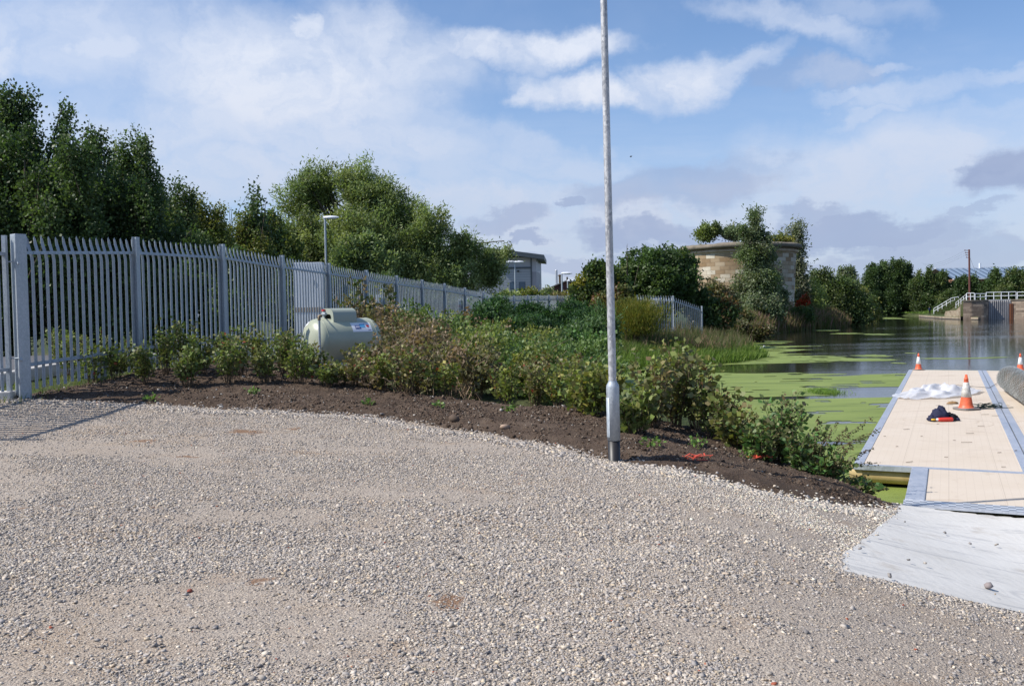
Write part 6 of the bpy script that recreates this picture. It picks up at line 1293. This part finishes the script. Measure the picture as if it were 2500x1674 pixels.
for k in range(4): mb = MB(); z = pt.z-.15-k*.42; mb.bar((pt.x-.75+.1*k, 165.2, z), (pt.x+.15, 165.2, z), .09, .09); mb.tube([(pt.x-.65+.1*k, 165.2, z), (pt.x-.65+.1*k, 165.2, z+.16)], .05, 6); mb.build('cross_arm', MATS['reddish_wood'], root)
mb = MB(); e = at(2250, 642, 330)
for k in range(3):
    a = Vector((pt.x-.6, 165.2, pt.z-.15-k*.42)); q1 = Vector((e.x+k*.5, 330, e.z-k*.4)); mb.tube([a.lerp(q1, t/6)-Vector((0, 0, 1.2*math.sin(math.pi*t/6))) for t in range(7)], .012, 3, False)
a = Vector((pt.x, 165.2, pt.z-.8)); g_ = at(2392, 690, 160); mb.tube([a, g_], .02, 4, False); mb.build('wires', M_dark, root)
p = at(2405, 733, 190); mb = MB(); q = at(2405, 705, 190); mb.box((p.x, 190, (p.z+q.z)/2-1), (1.9, 1.2, q.z-p.z+2.4)); tag(mb.build('brick_pier', masonry('red_brick', (.20, .07, .04), (.30, .11, .06), (.36, .16, .10), .45, .16), None, base=(p.x, 190, p.z)), 'low red brick pier behind the lock railing', 'brick pier')

# the person fishing on the landing stage
def person():
    b = at(2269.5, 768, 180); g0 = WATER+.46; x, y = b.x, 180.0; root = empty('person', (x, y, g0), 'person in dark navy top and dark trousers standing on the landing stage', 'person')
    J = {'pel': (0, 0, .93), 'ch': (0, 0, 1.25), 'nk': (0, -.01, 1.47), 'hd': (0, -.03, 1.60), 'ht': (0, -.03, 1.72), 'lh': (-.1, 0, .90), 'lk': (-.11, -.03, .50), 'la': (-.12, .02, .09), 'lf': (-.13, -.15, .04), 'rh': (.1, 0, .90), 'rk': (.11, -.05, .5), 'ra': (.13, 0, .09), 'rf': (.15, -.17, .04),
         'ls': (-.19, 0, 1.40), 'le': (-.27, -.03, 1.13), 'lw': (-.22, -.22, 1.02), 'lhn': (-.19, -.31, 1.03), 'rs': (.19, 0, 1.40), 're': (.25, -.02, 1.13), 'rw': (.15, -.2, 1.06), 'rhn': (.09, -.27, 1.08)}
    R = {'pel': (.15, .11), 'ch': (.17, .12), 'nk': (.06, .06), 'hd': (.085, .1), 'ht': (.07, .085), 'lh': (.095, .1), 'lk': (.065, .07), 'la': (.045, .05), 'lf': (.04, .035), 'rh': (.095, .1), 'rk': (.065, .07), 'ra': (.045, .05), 'rf': (.04, .035), 'ls': (.07, .07), 'le': (.05, .05), 'lw': (.035, .035), 'lhn': (.035, .04), 'rs': (.07, .07), 're': (.05, .05), 'rw': (.035, .035), 'rhn': (.035, .04)}
    E = [('pel', 'ch'), ('ch', 'nk'), ('nk', 'hd'), ('hd', 'ht'), ('pel', 'lh'), ('lh', 'lk'), ('lk', 'la'), ('la', 'lf'), ('pel', 'rh'), ('rh', 'rk'), ('rk', 'ra'), ('ra', 'rf'), ('ch', 'ls'), ('ls', 'le'), ('le', 'lw'), ('lw', 'lhn'), ('ch', 'rs'), ('rs', 're'), ('re', 'rw'), ('rw', 'rhn')]
    ks = list(J); me = bpy.data.meshes.new('body'); me.from_pydata([J[k] for k in ks], [(ks.index(a), ks.index(b_)) for a, b_ in E], []); o = bpy.data.objects.new('body', me); C.objects.link(o); o.parent = root
    sk = o.modifiers.new('skin', 'SKIN'); sk.use_smooth_shade = True; sv = me.skin_vertices[0].data
    for i, k in enumerate(ks): sv[i].radius = R[k]; sv[i].use_root = (k == 'pel')
    o.modifiers.new('sub', 'SUBSURF').levels = 1
    def fn(g, bb, nt):
        s = g.n('ShaderNodeSeparateXYZ', {0: g.n('ShaderNodeTexCoord').outputs['Object']}).outputs; top = g.m('GREATER_THAN', s[2], 1.5); mid = g.m('GREATER_THAN', s[2], .92); col = g.mix(mid, (.015, .014, .016), (.018, .028, .075)); nt.links.new(g.mix(top, col, (.42, .24, .17)), bb.inputs['Base Color'])
    me.materials.append(pmat('clothed_figure', (.02, .02, .05), .8, 0, .2, fn)); mb = MB(); mb.lathe((x, y-.02, g0+1.66), [(.098, -.04), (.105, .02), (.08, .08), (0, .105)], 14); mb.build('hair', pmat('brown_hair', (.04, .025, .015), .8), root)
person()
# a swan-white bird on the duckweed and one in the air
def bird(lab, c, s, mat, fly=False):
    root = empty('bird', tuple(c), lab, 'bird'); mb = MB(); c = Vector(c); RY = Matrix.Rotation(math.pi/2, 3, 'Y')
    pts = [c+Vector(v)*s for v in ((-.5, 0, .12), (-.35, 0, .16), (0, 0, .17), (.3, 0, .2), (.42, 0, .42), (.5, 0, .55), (.62, 0, .53), (.74, 0, .5))]; mb.tube(pts, [.02*s, .12*s, .2*s, .13*s, .06*s, .075*s, .05*s, .01*s], 10); mb.build('body', mat, root)
    if fly:
        for d in (-1, 1): mb = MB(); mb.add([c+Vector(v)*s for v in ((-.2, .1*d, .25), (.25, .1*d, .25), (.15, .9*d, .5), (-.1, 1.5*d, .4), (-.25, .8*d, .42))], [(0, 1, 2, 4), (2, 3, 4)]); o = mb.build('wing', mat, root); m = o.modifiers.new('t', 'SOLIDIFY'); m.thickness = .03*s
p = onz(1857, 853, WATER); bird('small white bird resting on the duckweed by the grass spit', (p.x, p.y, WATER), .42, M_white)
p = at(1540, 384, 120); bird('tiny dark bird flying right of the lamp column', p, .3, M_dark, True)
